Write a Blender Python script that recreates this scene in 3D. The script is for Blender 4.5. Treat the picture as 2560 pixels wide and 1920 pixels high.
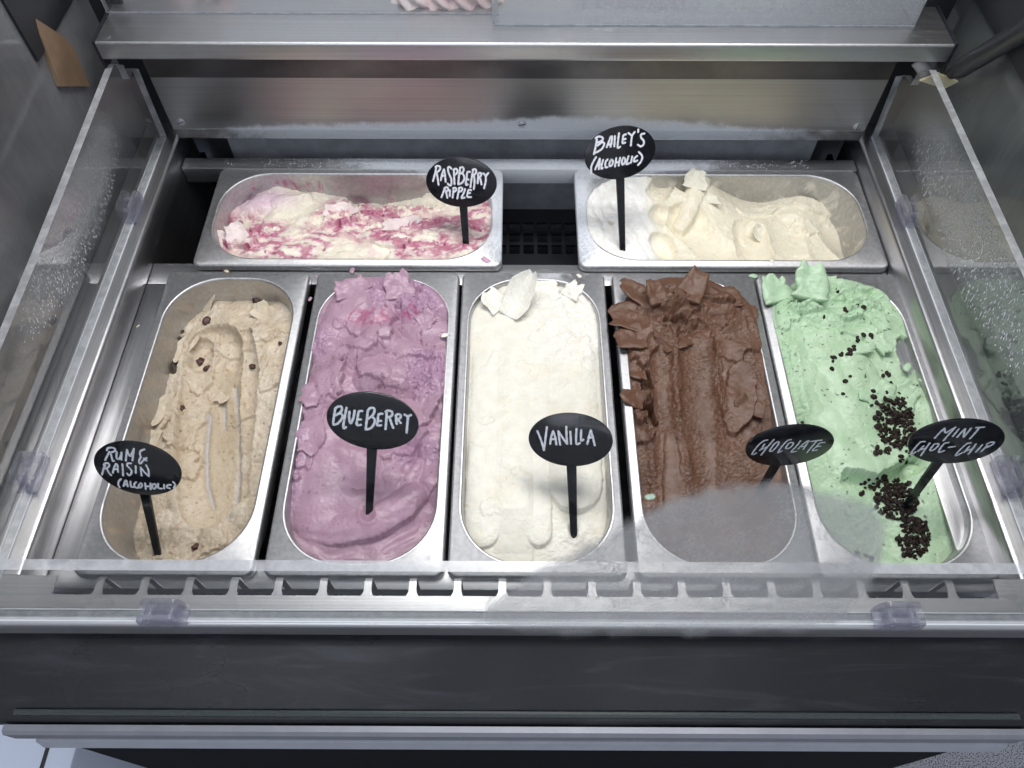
import bpy, bmesh, math, random
import numpy as np
from mathutils import Matrix, Vector

for o in list(bpy.data.objects):
    bpy.data.objects.remove(o, do_unlink=True)
SC = bpy.context.scene
COL = SC.collection
MM = 0.001

# ------------------------------------------------------------------ camera
CAM = np.array([-3.83, -230.88, 679.84])        # millimetres; pan rims are z = 0
PITCH, YAW, ROLL, FPX = math.radians(57.12), math.radians(0.16), math.radians(0.09), 1914.75
def cam_axes():
    f = np.array([0, math.cos(PITCH), -math.sin(PITCH)]); r = np.array([1., 0, 0]); u = np.cross(r, f)
    c, s = math.cos(YAW), math.sin(YAW)
    Rz = np.array([[c, -s, 0], [s, c, 0], [0, 0, 1]])
    f, r, u = Rz @ f, Rz @ r, Rz @ u
    c, s = math.cos(ROLL), math.sin(ROLL)
    return c * r + s * u, -s * r + c * u, f
RT, UP, FW = cam_axes()
cd = bpy.data.cameras.new('camera')
cd.sensor_width = 36.0
cd.lens = FPX / 2560 * 36.0
cd.clip_start, cd.clip_end = 0.01, 50
cam = bpy.data.objects.new('camera', cd)
COL.objects.link(cam)
cam.matrix_world = Matrix(((RT[0], UP[0], -FW[0], CAM[0] * MM), (RT[1], UP[1], -FW[1], CAM[1] * MM),
                           (RT[2], UP[2], -FW[2], CAM[2] * MM), (0, 0, 0, 1)))
SC.camera = cam
def ray(x, y):
    return (x - 1280) / FPX * RT + (960 - y) / FPX * UP + FW
def at_z(x, y, z=0.0):
    d = ray(x, y); return CAM + d * ((z - CAM[2]) / d[2])
def at_y(x, y, Y):
    d = ray(x, y); return CAM + d * ((Y - CAM[1]) / d[1])
def at_x(x, y, X):
    d = ray(x, y); return CAM + d * ((X - CAM[0]) / d[0])

# ------------------------------------------------------------------ world and lamps
w = bpy.data.worlds.new('World'); SC.world = w; w.use_nodes = True
bg = w.node_tree.nodes['Background']
bg.inputs['Color'].default_value = (0.86, 0.90, 1.0, 1)
bg.inputs['Strength'].default_value = 0.56
def area(name, loc, size, power, target, color=(1, 1, 1)):
    l = bpy.data.lights.new(name, 'AREA'); l.shape = 'RECTANGLE'
    l.size, l.size_y = size; l.energy = power; l.color = color
    o = bpy.data.objects.new(name, l); COL.objects.link(o)
    o.location = loc
    o.rotation_euler = (Vector(target) - Vector(loc)).to_track_quat('-Z', 'Y').to_euler()
    return o
area('ceiling_lamp', (0.10, 0.57, 1.45), (1.1, 0.42), 14.0, (0, 0.20, 0), (1.0, 0.97, 0.93))
area('canopy_strip', (0.0, 0.44, 0.90), (1.0, 0.03), 2.4, (0, 0.44, 0), (0.96, 0.98, 1.0))
area('front_daylight_fill', (-0.25, -2.25, 2.05), (2.6, 1.2), 24.0, (0, 0.2, 0), (0.84, 0.91, 1.0))  # added unseen area light: front daylight that lifts trim and back cover
SC.view_settings.view_transform = 'Standard'
SC.view_settings.look = 'None'
SC.view_settings.exposure = 0.0
SC.view_settings.gamma = 1.0
SC.cycles.max_bounces = 7
SC.cycles.diffuse_bounces = 3
SC.cycles.glossy_bounces = 4
SC.cycles.use_adaptive_sampling = True
SC.cycles.adaptive_threshold = 0.08
SC.cycles.transparent_max_bounces = 16
SC.cycles.caustics_reflective = False
SC.cycles.caustics_refractive = False
SC.cycles.use_denoising = True
SC.cycles.sample_clamp_indirect = 4.0

# ------------------------------------------------------------------ helpers
def tag(o, label=None, cat=None, group=None, kind=None):
    for k, v in (('label', label), ('category', cat), ('group', group), ('kind', kind)):
        if v: o[k] = v
    return o
def empty(name, loc=(0, 0, 0)):
    o = bpy.data.objects.new(name, None); o.empty_display_size = 0.02
    o.location = [c * MM for c in loc]; COL.objects.link(o); return o
def link(name, me, mats, parent=None, smooth=False, local=False):
    o = bpy.data.objects.new(name, me); COL.objects.link(o)
    if not me.materials:
        for m in (mats if isinstance(mats, (list, tuple)) else [mats]): me.materials.append(m)
    if parent:
        o.parent = parent
        if not local: o.matrix_parent_inverse = Matrix.Translation(parent.location).inverted()
    if smooth: shade(me, smooth)
    return o
def shade(me, ang=40):
    me.polygons.foreach_set('use_smooth', [True] * len(me.polygons))
    if ang is not True and ang < 180:
        me.set_sharp_from_angle(angle=math.radians(ang))
class MB:
    """collects shapes in millimetres; build() makes one mesh object"""
    def __init__(s): s.v, s.f, s.m = [], [], []
    def add(s, vs, fs, m=0):
        b = len(s.v); s.v += [tuple(v) for v in vs]; s.f += [tuple(b + i for i in f) for f in fs]; s.m += [m] * len(fs); return s
    def box(s, x0, x1, y0, y1, z0, z1, b=0.0, m=0):
        if b <= 0:
            v = [(x, y, z) for x in (x0, x1) for y in (y0, y1) for z in (z0, z1)]
            return s.add(v, [(0, 1, 3, 2), (4, 6, 7, 5), (0, 4, 5, 1), (2, 3, 7, 6), (0, 2, 6, 4), (1, 5, 7, 3)], m)
        bm = bmesh.new(); bmesh.ops.create_cube(bm, size=1)
        for v in bm.verts:
            v.co = ((x0 + x1) / 2 + v.co.x * (x1 - x0), (y0 + y1) / 2 + v.co.y * (y1 - y0), (z0 + z1) / 2 + v.co.z * (z1 - z0))
        bmesh.ops.bevel(bm, geom=bm.edges[:], offset=b, segments=2, affect='EDGES', profile=0.5)
        s.bm(bm, m); return s
    def bm(s, bm, m=0):
        bm.verts.ensure_lookup_table(); bm.verts.index_update()
        s.add([v.co[:] for v in bm.verts], [[v.index for v in f.verts] for f in bm.faces], m); bm.free(); return s
    def prism(s, poly, axis, a, b, m=0):
        """extrude polygon along axis: 'x' poly=(y,z), 'y' poly=(x,z), 'z' poly=(x,y)"""
        n = len(poly)
        def P(p, t): return {'x': (t, p[0], p[1]), 'y': (p[0], t, p[1]), 'z': (p[0], p[1], t)}[axis]
        vs = [P(p, a) for p in poly] + [P(p, b) for p in poly]
        fs = [tuple(range(n))[::-1], tuple(range(n, 2 * n))] + [(i, (i + 1) % n, n + (i + 1) % n, n + i) for i in range(n)]
        return s.add(vs, fs, m)
    def tube(s, p, q, r0, r1=None, n=16, m=0, cap=True):
        r1 = r0 if r1 is None else r1
        p, q = Vector(p), Vector(q); d = (q - p).normalized()
        a = d.orthogonal().normalized(); c = d.cross(a)
        vs = []
        for k, (o, r) in enumerate(((p, r0), (q, r1))):
            for i in range(n):
                t = 2 * math.pi * i / n; vs.append((o + a * math.cos(t) * r + c * math.sin(t) * r)[:])
        fs = [(i, (i + 1) % n, n + (i + 1) % n, n + i) for i in range(n)]
        if cap: fs += [tuple(range(n))[::-1], tuple(range(n, 2 * n))]
        return s.add(vs, fs, m)
    def loops(s, L, close=True, cap_end=False, m=0):
        n = len(L[0]); vs = [p for l in L for p in l]; fs = []
        for k in range(len(L) - 1):
            for i in range(n if close else n - 1):
                j = (i + 1) % n; fs.append((k * n + i, k * n + j, (k + 1) * n + j, (k + 1) * n + i))
        if cap_end: fs.append(tuple(range((len(L) - 1) * n, len(L) * n)))
        return s.add(vs, fs, m)
    def mesh(s, name):
        me = bpy.data.meshes.new(name); me.from_pydata([(x * MM, y * MM, z * MM) for x, y, z in s.v], [], s.f)
        me.polygons.foreach_set('material_index', s.m); me.validate()
        bm = bmesh.new(); bm.from_mesh(me); bmesh.ops.recalc_face_normals(bm, faces=bm.faces[:]); bm.to_mesh(me); bm.free()
        me.update(); return me
    def build(s, name, mats, parent=None, smooth=False, local=False):
        return link(name, s.mesh(name), mats, parent, smooth, local)
def fillet(pts, r, n=5):
    """round the inner corners of an open polyline of 2-D points"""
    out = [pts[0]]
    for i in range(1, len(pts) - 1):
        a, b, c = (np.array(p, float) for p in pts[i - 1:i + 2])
        u, v = (a - b) / np.linalg.norm(a - b), (c - b) / np.linalg.norm(c - b)
        k = min(r, np.linalg.norm(a - b) * .49, np.linalg.norm(c - b) * .49)
        for t in np.linspace(0, 1, n):
            out.append(tuple((1 - t) ** 2 * (b + u * k) + 2 * t * (1 - t) * b + t * t * (b + v * k)))
    return out + [pts[-1]]
def sheet(pts, t):
    """closed polygon of an open polyline thickened by t to its left"""
    P = [np.array(p, float) for p in pts]; off = []
    for i, p in enumerate(P):
        d = P[min(i + 1, len(P) - 1)] - P[max(i - 1, 0)]; d /= np.linalg.norm(d); off.append(p + t * np.array([-d[1], d[0]]))
    return [tuple(p) for p in P] + [tuple(p) for p in off[::-1]]

# ------------------------------------------------------------------ materials
class NT:
    def __init__(s, name):
        s.mat = bpy.data.materials.new(name); s.mat.use_nodes = True; s.t = s.mat.node_tree
        s.t.nodes.clear(); s.out = s.n('ShaderNodeOutputMaterial')
    def n(s, kind, **kw):
        nd = s.t.nodes.new(kind)
        for k, v in kw.items():
            if k.startswith('_'): setattr(nd, k[1:], v)
            else:
                key = k.replace('__', ' ')
                s.put(nd.inputs[int(key[1:])] if key[0] == 'i' and key[1:].isdigit() else nd.inputs[key], v)
        return nd
    def put(s, sock, v):
        if isinstance(v, bpy.types.NodeSocket): s.t.links.new(v, sock)
        elif isinstance(v, bpy.types.Node): s.t.links.new(v.outputs[0], sock)
        else:
            if hasattr(sock.default_value, '__len__') and not hasattr(v, '__len__'): v = (v,) * len(sock.default_value)
            if hasattr(sock.default_value, '__len__') and len(v) == 3 and len(sock.default_value) == 4: v = (*v, 1)
            sock.default_value = v
    def math(s, op, a, b=0.5, clamp=False):
        nd = s.n('ShaderNodeMath', _operation=op, _use_clamp=clamp); s.put(nd.inputs[0], a); s.put(nd.inputs[1], b); return nd.outputs[0]
    def pos(s): return s.n('ShaderNodeNewGeometry').outputs['Position']
    def mapped(s, scale, src=None, loc=(0, 0, 0)):
        return s.n('ShaderNodeMapping', Vector=src or s.pos(), Scale=scale, Location=loc).outputs[0]
    def noise(s, vec, scale=1.0, detail=3.0, rough=0.5, dist=0.0):
        return s.n('ShaderNodeTexNoise', Vector=vec, Scale=scale, Detail=detail, Roughness=rough, Distortion=dist).outputs['Fac']
    def ramp(s, fac, a, b, va=0.0, vb=1.0, smooth=True):
        nd = s.n('ShaderNodeMapRange', Value=fac); nd.interpolation_type = 'SMOOTHSTEP' if smooth else 'LINEAR'
        for i, v in zip((1, 2, 3, 4), (a, b, va, vb)): s.put(nd.inputs[i], v)
        return nd.outputs[0]
    def mixc(s, f, a, b):
        nd = s.n('ShaderNodeMix', _data_type='RGBA'); s.put(nd.inputs[0], f); s.put(nd.inputs[6], a); s.put(nd.inputs[7], b); return nd.outputs[2]
    def mixs(s, f, a, b):
        nd = s.n('ShaderNodeMixShader'); s.put(nd.inputs[0], f); s.put(nd.inputs[1], a); s.put(nd.inputs[2], b); return nd.outputs[0]
    def bump(s, h, strength=0.3, dist=0.001, normal=None):
        nd = s.n('ShaderNodeBump', Height=h, Strength=strength, Distance=dist)
        if normal: s.put(nd.inputs['Normal'], normal)
        return nd.outputs[0]
    def pr(s, **kw): return s.n('ShaderNodeBsdfPrincipled', **kw)
    def done(s, sh):
        s.put(s.out.inputs['Surface'], sh); return s.mat

def steel(name, base=(0.60, 0.60, 0.61), rough=0.26, brush=(3, 900, 900), frost=None, smear=0.12, grime=0.25, film=False):
    t = NT(name); p = t.pos()
    br = t.noise(t.mapped(brush), 1.0, 2, 0.6)
    big = t.noise(t.mapped((9, 9, 9)), 1.0, 2, 0.6, 0.6)
    fine = t.noise(t.mapped((60, 60, 60)), 1.0, 4, 0.65, 1.2)
    r = t.math('ADD', rough - 0.06, t.math('MULTIPLY', t.math('ADD', big, br), smear))
    r = t.math('ADD', r, t.ramp(fine, 0.56, 0.75, 0, 0.16))
    col = t.mixc(t.ramp(br, 0.25, 0.75), tuple(c * 0.86 for c in base), tuple(min(1, c * 1.06) for c in base))
    col = t.mixc(t.math('MULTIPLY', t.ramp(fine, 0.5, 0.8), grime), col, (0.42, 0.40, 0.37))
    nm = t.bump(t.math('ADD', t.math('MULTIPLY', br, 0.15), big), 0.10, 0.002)
    s = t.pr(Base__Color=col, Metallic=1.0, Roughness=r, Normal=nm)
    if film:
        # thin smears of ice cream left on the inner walls of the pans
        xyz = t.n('ShaderNodeSeparateXYZ', Vector=p)
        x_, y_, z_ = xyz.outputs
        cream = t.mixc(t.math('LESS_THAN', x_, -0.24), (0.78, 0.74, 0.66), (0.50, 0.40, 0.30))
        pink = t.mixc(t.ramp(t.noise(t.mapped((30, 30, 60)), 1, 3, 0.6, 0.8), 0.45, 0.6), (0.62, 0.50, 0.55), (0.42, 0.08, 0.20))
        cream = t.mixc(t.math('MULTIPLY', t.math('GREATER_THAN', y_, 0.37), t.math('LESS_THAN', x_, 0.02)), cream, pink)
        fm = t.noise(t.mapped((38, 38, 16)), 1, 5, 0.65, 1.6)
        fm = t.math('MULTIPLY', t.ramp(fm, 0.50, 0.66), t.ramp(z_, -0.012, -0.003, 0.8, 0))
        s = t.mixs(fm, s, t.pr(Base__Color=cream, Roughness=0.45))
    if frost:
        # frost: list of (cx, cy, cz, sx, sy, sz, threshold); white rime that settles round cold spots
        m = None
        for (cx, cy, cz, sx, sy, sz, th) in frost:
            d = t.n('ShaderNodeVectorMath', _operation='LENGTH')
            t.put(d.inputs[0], t.n('ShaderNodeMapping', Vector=p, Location=(-cx / sx, -cy / sy, -cz / sz), Scale=(1 / sx, 1 / sy, 1 / sz)).outputs[0])
            k = t.math('ADD', t.ramp(d.outputs['Value'], 0.3, 1.15, 1, 0), t.math('MULTIPLY', t.math('SUBTRACT', t.noise(t.mapped((55, 55, 55)), 1.0, 6, 0.7), 0.5), 0.8))
            k = t.ramp(k, th - 0.05, th + 0.35)
            m = k if m is None else t.math('MAXIMUM', m, k)
        grain = t.noise(t.mapped((900, 900, 900)), 1.0, 4, 0.7)
        m = t.math('MULTIPLY', m, t.ramp(grain, 0.25, 0.55, 0.45, 0.92))
        fr = t.pr(Base__Color=(0.80, 0.83, 0.88), Roughness=0.75, Normal=t.bump(grain, 0.7, 0.0012))
        s = t.mixs(m, s, fr)
    return t.done(s)
def plain(name, col, rough=0.5, metal=0.0, spec=0.5, bump=None, var=0.0, vscale=40):
    t = NT(name); c = col
    if var:
        c = t.mixc(t.ramp(t.noise(t.mapped((vscale,) * 3), 1, 5, 0.6), 0.3, 0.7), tuple(k * (1 - var) for k in col), tuple(min(1, k * (1 + var)) for k in col))
    kw = dict(Base__Color=c, Roughness=rough, Metallic=metal); kw['Specular IOR Level'] = spec
    if bump: kw['Normal'] = t.bump(t.noise(t.mapped((bump[0],) * 3), 1, 4, 0.6), bump[1], bump[2])
    return t.done(t.pr(**kw))
FROST_MAIN = [(0.030, 0.46, 0.0, 0.125, 0.16, 0.1, 0.52), (0.02, 0.55, 0.0, 0.28, 0.05, 0.1, 0.52)]
M = {}
M['steel'] = steel('brushed_steel', base=(0.53, 0.53, 0.54), rough=0.30)
M['steel_y'] = steel('brushed_steel_lengthwise', base=(0.50, 0.50, 0.51), rough=0.26, brush=(900, 3, 900))
M['pan'] = steel('pan_steel', base=(0.55, 0.55, 0.56), rough=0.36, brush=(220, 220, 220), frost=FROST_MAIN, smear=0.16, film=True)
M['back'] = steel('back_panel_steel', base=(0.40, 0.395, 0.39), rough=0.30, frost=[(0.0, 0.588, 0.012, 0.60, 0.06, 0.034, 0.40), (0.08, 0.585, 0.018, 0.30, 0.06, 0.036, 0.40)])
M['rail'] = steel('rail_steel', rough=0.3, frost=[(0.02, 0.55, 0.0, 0.36, 0.05, 0.1, 0.46)])
M['well'] = plain('dark_well_lining', (0.085, 0.09, 0.10), 0.35, 0.5, var=0.2)
M['wellgrey'] = plain('grey_well_back', (0.36, 0.38, 0.42), 0.5, 0.1, var=0.15)
M['reflected_band'] = plain('dark_reflection_tone', (0.13, 0.125, 0.125), 0.36, 0.7, var=0.3, vscale=8)  # tone painted for the dark reflection under the shelf
M['blackplastic'] = plain('black_plastic', (0.022, 0.023, 0.028), 0.4)
t = NT('black_textured_ledge')
_s = t.noise(t.mapped((6, 30, 60)), 1, 5, 0.65, 1.2); _d = t.noise(t.mapped((5, 5, 5)), 1, 3, 0.5); _g = t.noise(t.mapped((1400,) * 3), 1, 3, 0.6)
_sc = t.ramp(t.noise(t.mapped((40, 160, 160), loc=(.3, .1, 0)), 1, 6, 0.7, 2.5), 0.66, 0.74)
_c = t.mixc(t.math('MULTIPLY', t.ramp(_s, 0.48, 0.80), 0.8), (0.006, 0.007, 0.010), (0.040, 0.043, 0.052))
_c = t.mixc(t.math('MULTIPLY', _sc, 0.35), _c, (0.16, 0.17, 0.19))
_p = t.pr(Base__Color=_c, Roughness=t.ramp(_d, 0.3, 0.7, 0.22, 0.48), Normal=t.bump(_g, 0.25, 0.0006)); _p.inputs['Specular IOR Level'].default_value = 0.35
M['ledge'] = t.done(_p)
M['frontblack'] = plain('black_front_panel', (0.004, 0.005, 0.007), 0.6, 0, 0.05)
M['alu'] = plain('anodised_aluminium', (0.30, 0.31, 0.35), 0.42, 0.85, var=0.05)
M['alu_lt'] = plain('satin_aluminium', (0.50, 0.52, 0.58), 0.5, 0.6, var=0.04)
M['sign'] = plain('black_acrylic', (0.008, 0.009, 0.012), 0.16, 0, 0.5, var=0.2, vscale=60)

# clear acrylic and glass: thin-pane model, transparent body with Fresnel reflection
def clear(name, ior=1.49, tint=(0.97, 0.98, 0.98), haze=0.02, drops=None, rough=0.02):
    t = NT(name); p = t.pos()
    frn = t.n('ShaderNodeFresnel', IOR=ior)
    fr = t.math('MULTIPLY', t.math('MULTIPLY', frn.outputs[0], 1.7), t.math('SUBTRACT', 1.0, t.n('ShaderNodeNewGeometry').outputs['Backfacing']), True)
    hz = haze
    nm = None
    if drops:
        cx, cy, cz, sx, sy, sz, ds, amt = drops
        d = t.n('ShaderNodeVectorMath', _operation='LENGTH')
        t.put(d.inputs[0], t.n('ShaderNodeMapping', Vector=p, Location=(-cx / sx, -cy / sy, -cz / sz), Scale=(1 / sx, 1 / sy, 1 / sz)).outputs[0])
        big = t.noise(t.mapped((11, 11, 11)), 1, 4, 0.6, 0.8)
        mk = t.ramp(t.math('ADD', t.ramp(d.outputs['Value'], 0.2, 1.2, 1, 0), t.math('SUBTRACT', big, 0.5)), 0.3, 0.75)
        vo = t.n('ShaderNodeTexVoronoi', Vector=t.mapped((ds, ds, ds * 0.45)), Scale=1.0, Randomness=1.0).outputs['Distance']
        dr = t.ramp(vo, 0.05, 0.42, 1, 0)
        spot = t.math('MULTIPLY', mk, t.ramp(t.noise(t.mapped((ds * 1.3, ds * 1.3, ds * 0.7)), 1, 2, 0.5), 0.42, 0.62))
        nm = t.bump(t.math('MULTIPLY', dr, spot), 0.9, 0.002)
        hz = t.math('ADD', haze, t.math('MULTIPLY', t.math('ADD', t.math('MULTIPLY', spot, 0.35), t.math('MULTIPLY', mk, 0.30)), amt))
        t.put(frn.inputs['Normal'], nm)
    g = t.n('ShaderNodeBsdfGlossy', Color=(1, 1, 1), Roughness=rough)
    if nm: t.put(g.inputs['Normal'], nm)
    body = t.mixs(fr, t.n('ShaderNodeBsdfTransparent', Color=tint), g)
    dif = t.n('ShaderNodeBsdfDiffuse', Color=(0.72, 0.75, 0.78))
    return t.done(t.mixs(hz, body, dif))
def clear_edge(name):
    t = NT(name)
    fr = t.math('MULTIPLY', t.n('ShaderNodeFresnel', IOR=1.49).outputs[0], t.math('SUBTRACT', 1.0, t.n('ShaderNodeNewGeometry').outputs['Backfacing']))
    st = t.ramp(t.noise(t.mapped((70, 70, 70)), 1, 3, 0.6), 0.35, 0.7)
    d = t.mixs(0.5, t.n('ShaderNodeBsdfDiffuse', Color=(0.80, 0.82, 0.86)), t.n('ShaderNodeBsdfTranslucent', Color=(0.85, 0.87, 0.9)))
    body = t.mixs(t.math('ADD', 0.55, t.math('MULTIPLY', st, 0.3)), t.n('ShaderNodeBsdfTransparent', Color=(0.9, 0.92, 0.95)), d)
    return t.done(t.mixs(t.math('MULTIPLY', fr, 1.5), body, t.n('ShaderNodeBsdfGlossy', Color=(1, 1, 1), Roughness=0.12)))
M['acrylic'] = clear('clear_acrylic', haze=0.015)
M['acrylic_l'] = clear('clear_acrylic_left', haze=0.03, drops=(-0.455, 0.33, 0.11, 0.3, 0.22, 0.05, 420, 0.22))
M['acrylic_r'] = clear('clear_acrylic_right', haze=0.03, drops=(0.460, 0.33, 0.105, 0.3, 0.26, 0.06, 380, 0.22))
M['acrylic_f'] = clear('clear_acrylic_front', haze=0.05)
M['edge'] = clear_edge('acrylic_edge')
def clip_mat():
    t = NT('lilac_clear_plastic')
    fr = t.math('MULTIPLY', t.n('ShaderNodeFresnel', IOR=1.5).outputs[0], t.math('SUBTRACT', 1.0, t.n('ShaderNodeNewGeometry').outputs['Backfacing']))
    d = t.mixs(0.5, t.n('ShaderNodeBsdfDiffuse', Color=(0.66, 0.66, 0.72)), t.n('ShaderNodeBsdfTranslucent', Color=(0.76, 0.75, 0.82)))
    b = t.mixs(0.26, t.n('ShaderNodeBsdfTransparent', Color=(0.88, 0.88, 0.93)), d)
    return t.done(t.mixs(t.math('MULTIPLY', fr, 1.4), b, t.n('ShaderNodeBsdfGlossy', Color=(1, 1, 1), Roughness=0.08)))
M['clip'] = clip_mat()
def end_mat(name, side):
    """smoked glass end wall with condensation running down it"""
    t = NT(name)
    big = t.noise(t.mapped((5, 5, 5), loc=(side, 2.3 * side, 0)), 1, 3, 0.5, 0.5)
    run = t.noise(t.mapped((50, 50, 12), loc=(side, 0, 0)), 1, 3, 0.6, 1.5)
    vo = t.n('ShaderNodeTexVoronoi', Vector=t.mapped((190, 190, 110)), Scale=1.0).outputs['Distance']
    dr = t.math('MULTIPLY', t.ramp(vo, 0.05, 0.35, 1, 0), t.ramp(big, 0.45, 0.6))
    fog = t.math('MULTIPLY', t.ramp(t.math('ADD', big, t.math('MULTIPLY', run, 0.12)), 0.25, 0.85), 0.42)
    nm = t.bump(t.math('ADD', dr, t.math('MULTIPLY', run, 0.25)), 0.35, 0.0012)
    col = t.mixc(fog, (0.045, 0.047, 0.052), (0.44, 0.45, 0.47) if side < 0 else (0.34, 0.38, 0.37))
    return t.done(t.pr(Base__Color=col, Roughness=t.math('ADD', 0.04, t.math('MULTIPLY', fog, 0.30)), Normal=nm))
M['end_l'] = end_mat('smoked_end_glass_left', -1)
M['end_r'] = end_mat('smoked_end_glass_right', 1)

# ------------------------------------------------------------------ floor
def floor_mat():
    t = NT('speckled_vinyl')
    sp = t.noise(t.mapped((420, 420, 420)), 1, 2, 0.5)
    col = t.mixc(t.ramp(sp, 0.40, 0.50), (0.03, 0.03, 0.035), (0.30, 0.31, 0.35))
    return t.done(t.pr(Base__Color=col, Roughness=0.55))
fl = MB(); fl.add([(-6000, -4000, -850), (6000, -4000, -850), (6000, 6000, -850), (-6000, 6000, -850)], [(0, 1, 2, 3)])
tag(fl.build('floor', floor_mat()), kind='structure')

# ------------------------------------------------------------------ freezer
ZD = 22.0                     # deck level
XL, XR = -433.0, 438.0        # well walls
YF, YB = -8.0, 590.0
FZ = empty('display_freezer', (0, 250, -850))
tag(FZ, 'stainless steel ice cream display freezer with black front, holding all the pans', 'freezer')
def fz(mb, name, mat, smooth=40): return mb.build(name, mat, FZ, smooth)
# side decks, one folded sheet each: well wall, bend, flat top, outer fold
for s, xw, xo, nm in ((-1, XL, -486, 'deck_sheet'), (1, XR, 494, 'deck_sheet')):
    prof = fillet([(xw, -240), (xw, -4), (xw + s * 4.5, ZD), (xo, ZD), (xo, -30)], 4.0, 6)
    fz(MB().prism(sheet(prof, -1.2 * s), 'y', YF + 0.5, 600), nm, M['steel_y'])
# front deck: solid strip with a rounded nose, two end pieces, and the comb of vent bars
prof = fillet([(-25.0, ZD), (-50.5, ZD), (-54, 6)], 5.0, 8)
fz(MB().prism(sheet(prof, 1.2), 'x', -520, 528), 'deck_nose', M['steel'])
NB = 20; X0, X1 = -404.0, 418.0; PITCHX = (X1 - X0) / (NB + 1)
fz(MB().box(-520, X0, -25.2, YF, ZD - 1.2, ZD - 0.01), 'deck_corner', M['steel'])
fz(MB().box(X1, 528, -25.2, YF, ZD - 1.2, ZD - 0.01), 'deck_corner', M['steel'])
bar = None
for i in range(NB):
    xc = X0 + PITCHX * (i + 1)
    if bar is None:
        b = MB(); w2 = 3.2
        prof = [(-25.2, 0), (-12, 0)] + [(-8.0 - 4 * math.cos(a) , -4 + 4 * math.sin(a)) for a in np.linspace(math.pi / 2, 0, 5)][1:]
        prof = [(-25.2, 0), (-21.5, 0), (-18.5, 0), (-12.0, 0), (-9.6, -0.6), (-8.3, -2.0), (-8.0, -4.0), (-8.0, -78)]
        ws = [5.4, 3.6, w2, w2, w2, w2, w2, w2]
        L = []
        for (y, z), hw in zip(prof, ws): L.append([(-hw, y, z), (hw, y, z)])
        vs = [p for l in L for p in l]; n = len(vs)
        vs2 = [(x, y + (0.0 if k < 8 else -1.3), z - (1.3 if k < 14 else 0)) for k, (x, y, z) in enumerate(vs)]
        fs = []
        for k in range(len(L) - 1):
            a = 2 * k; fs += [(a, a + 1, a + 3, a + 2), (n + a, n + a + 2, n + a + 3, n + a + 1), (a, a + 2, n + a + 2, n + a), (a + 1, n + a + 1, n + a + 3, a + 3)]
        b.add(vs + vs2, fs); me = b.mesh('vent_bar'); me.materials.append(M['steel_y'])
    o = link('vent_bar', me, M['steel_y'], FZ, False); o.location = (xc * MM, 0, ZD * MM)
# well lining, rails, grille
wl = MB()
wl.box(XL - 2, XR + 2, YF - 40, YF - 32, -260, 0)
wl.box(-500, 505, 655, 660, -260, 40)
wl.box(XL - 2, XR + 2, YF - 40, 660, -262, -256)
fz(wl, 'well_lining', M['well'])
fz(MB().box(-388, 402, 600, 604, -250, 18), 'evaporator_cover', M['wellgrey'])
fz(MB().box(XL + 0.5, XR - 0.5, -9.5, 16, -24, -9.5, 1.2), 'pan_rail', M['steel'])
fz(MB().box(XL + 0.5, XR - 0.5, 352, 384, -26, -9.0, 1.2), 'pan_rail', M['steel'])
fz(MB().box(XL + 0.5, XR - 0.5, 536, 556, -22, 2.5, 1.6), 'pan_rail', M['rail'])
for x0, x1 in ((XL + 0.5, -398), (414, XR - 0.5)):
    fz(MB().box(x0, x1, 16.5, 351.5, -12, -9.2, 0.6), 'pan_ledge', M['steel_y'])
g = MB(); gx0, gx1, gy0, gy1 = -60, 130, 380, 640
hx = [k * 20.0 - 50 for k in range(9)]; hy = [512.0 + 22 * k for k in range(3)]
xs = [gx0] + [v for h in hx for v in (h, h + 15)] + [gx1]
g.box(gx0, gx1, gy0, hy[0], -134, -130)
for k, y in enumerate(hy):
    for i in range(0, len(xs), 2): g.box(xs[i], xs[i + 1], y, y + 17, -134, -130)
    g.box(gx0, gx1, y + 17, hy[k + 1] if k < 2 else gy1, -134, -130)
fz(g, 'grille', M['blackplastic'])
# back panel with its bottom lip, screws
prof = fillet([(573, ZD - 2.5), (588, ZD), (588, 175)], 2.2, 4)
fz(MB().prism(sheet(prof, 1.5), 'x', -447, 451), 'splash_panel', M['back'])
t = NT('frosted_screw'); M['screw'] = t.done(t.pr(Base__Color=(0.62, 0.63, 0.66), Metallic=0.6, Roughness=0.5, Normal=t.bump(t.noise(t.mapped((900,) * 3), 1, 3), 0.4, 0.0006)))
for k, (x, z, rot) in enumerate(((-433, 34.7, 20), (6.2, 33.3, 12), (438.3, 31.3, 85))):
    s = MB(); n = 20; rr = 5.2
    ca, sa = math.cos(math.radians(rot)), math.sin(math.radians(rot))
    L = [[(x + r * math.cos(a), 586.4 - h, z + r * math.sin(a)) for a in [2 * math.pi * i / n for i in range(n)]] for r, h in ((rr, 0.0), (rr * .97, 1.0), (rr * .75, 2.0), (rr * .35, 2.5))]
    s.loops(L, cap_end=True)
    q = [(-4.2, -.45), (4.2, -.45), (4.2, .45), (-4.2, .45)]
    h = fz(s, 'screw', M['screw'], 50)
    sl = MB().prism([(x + a * ca - b * sa, z + a * sa + b * ca) for a, b in q], 'y', 583.7, 585.2)
    sl.build('screw_slot', M['blackplastic'], h)
# black side returns beside the back panel and shelf
for x0, x1 in ((-486, -449), (453, 494)):
    fz(MB().box(x0, x1, 602, 606, -100, 420), 'corner_return', M['blackplastic'])
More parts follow.
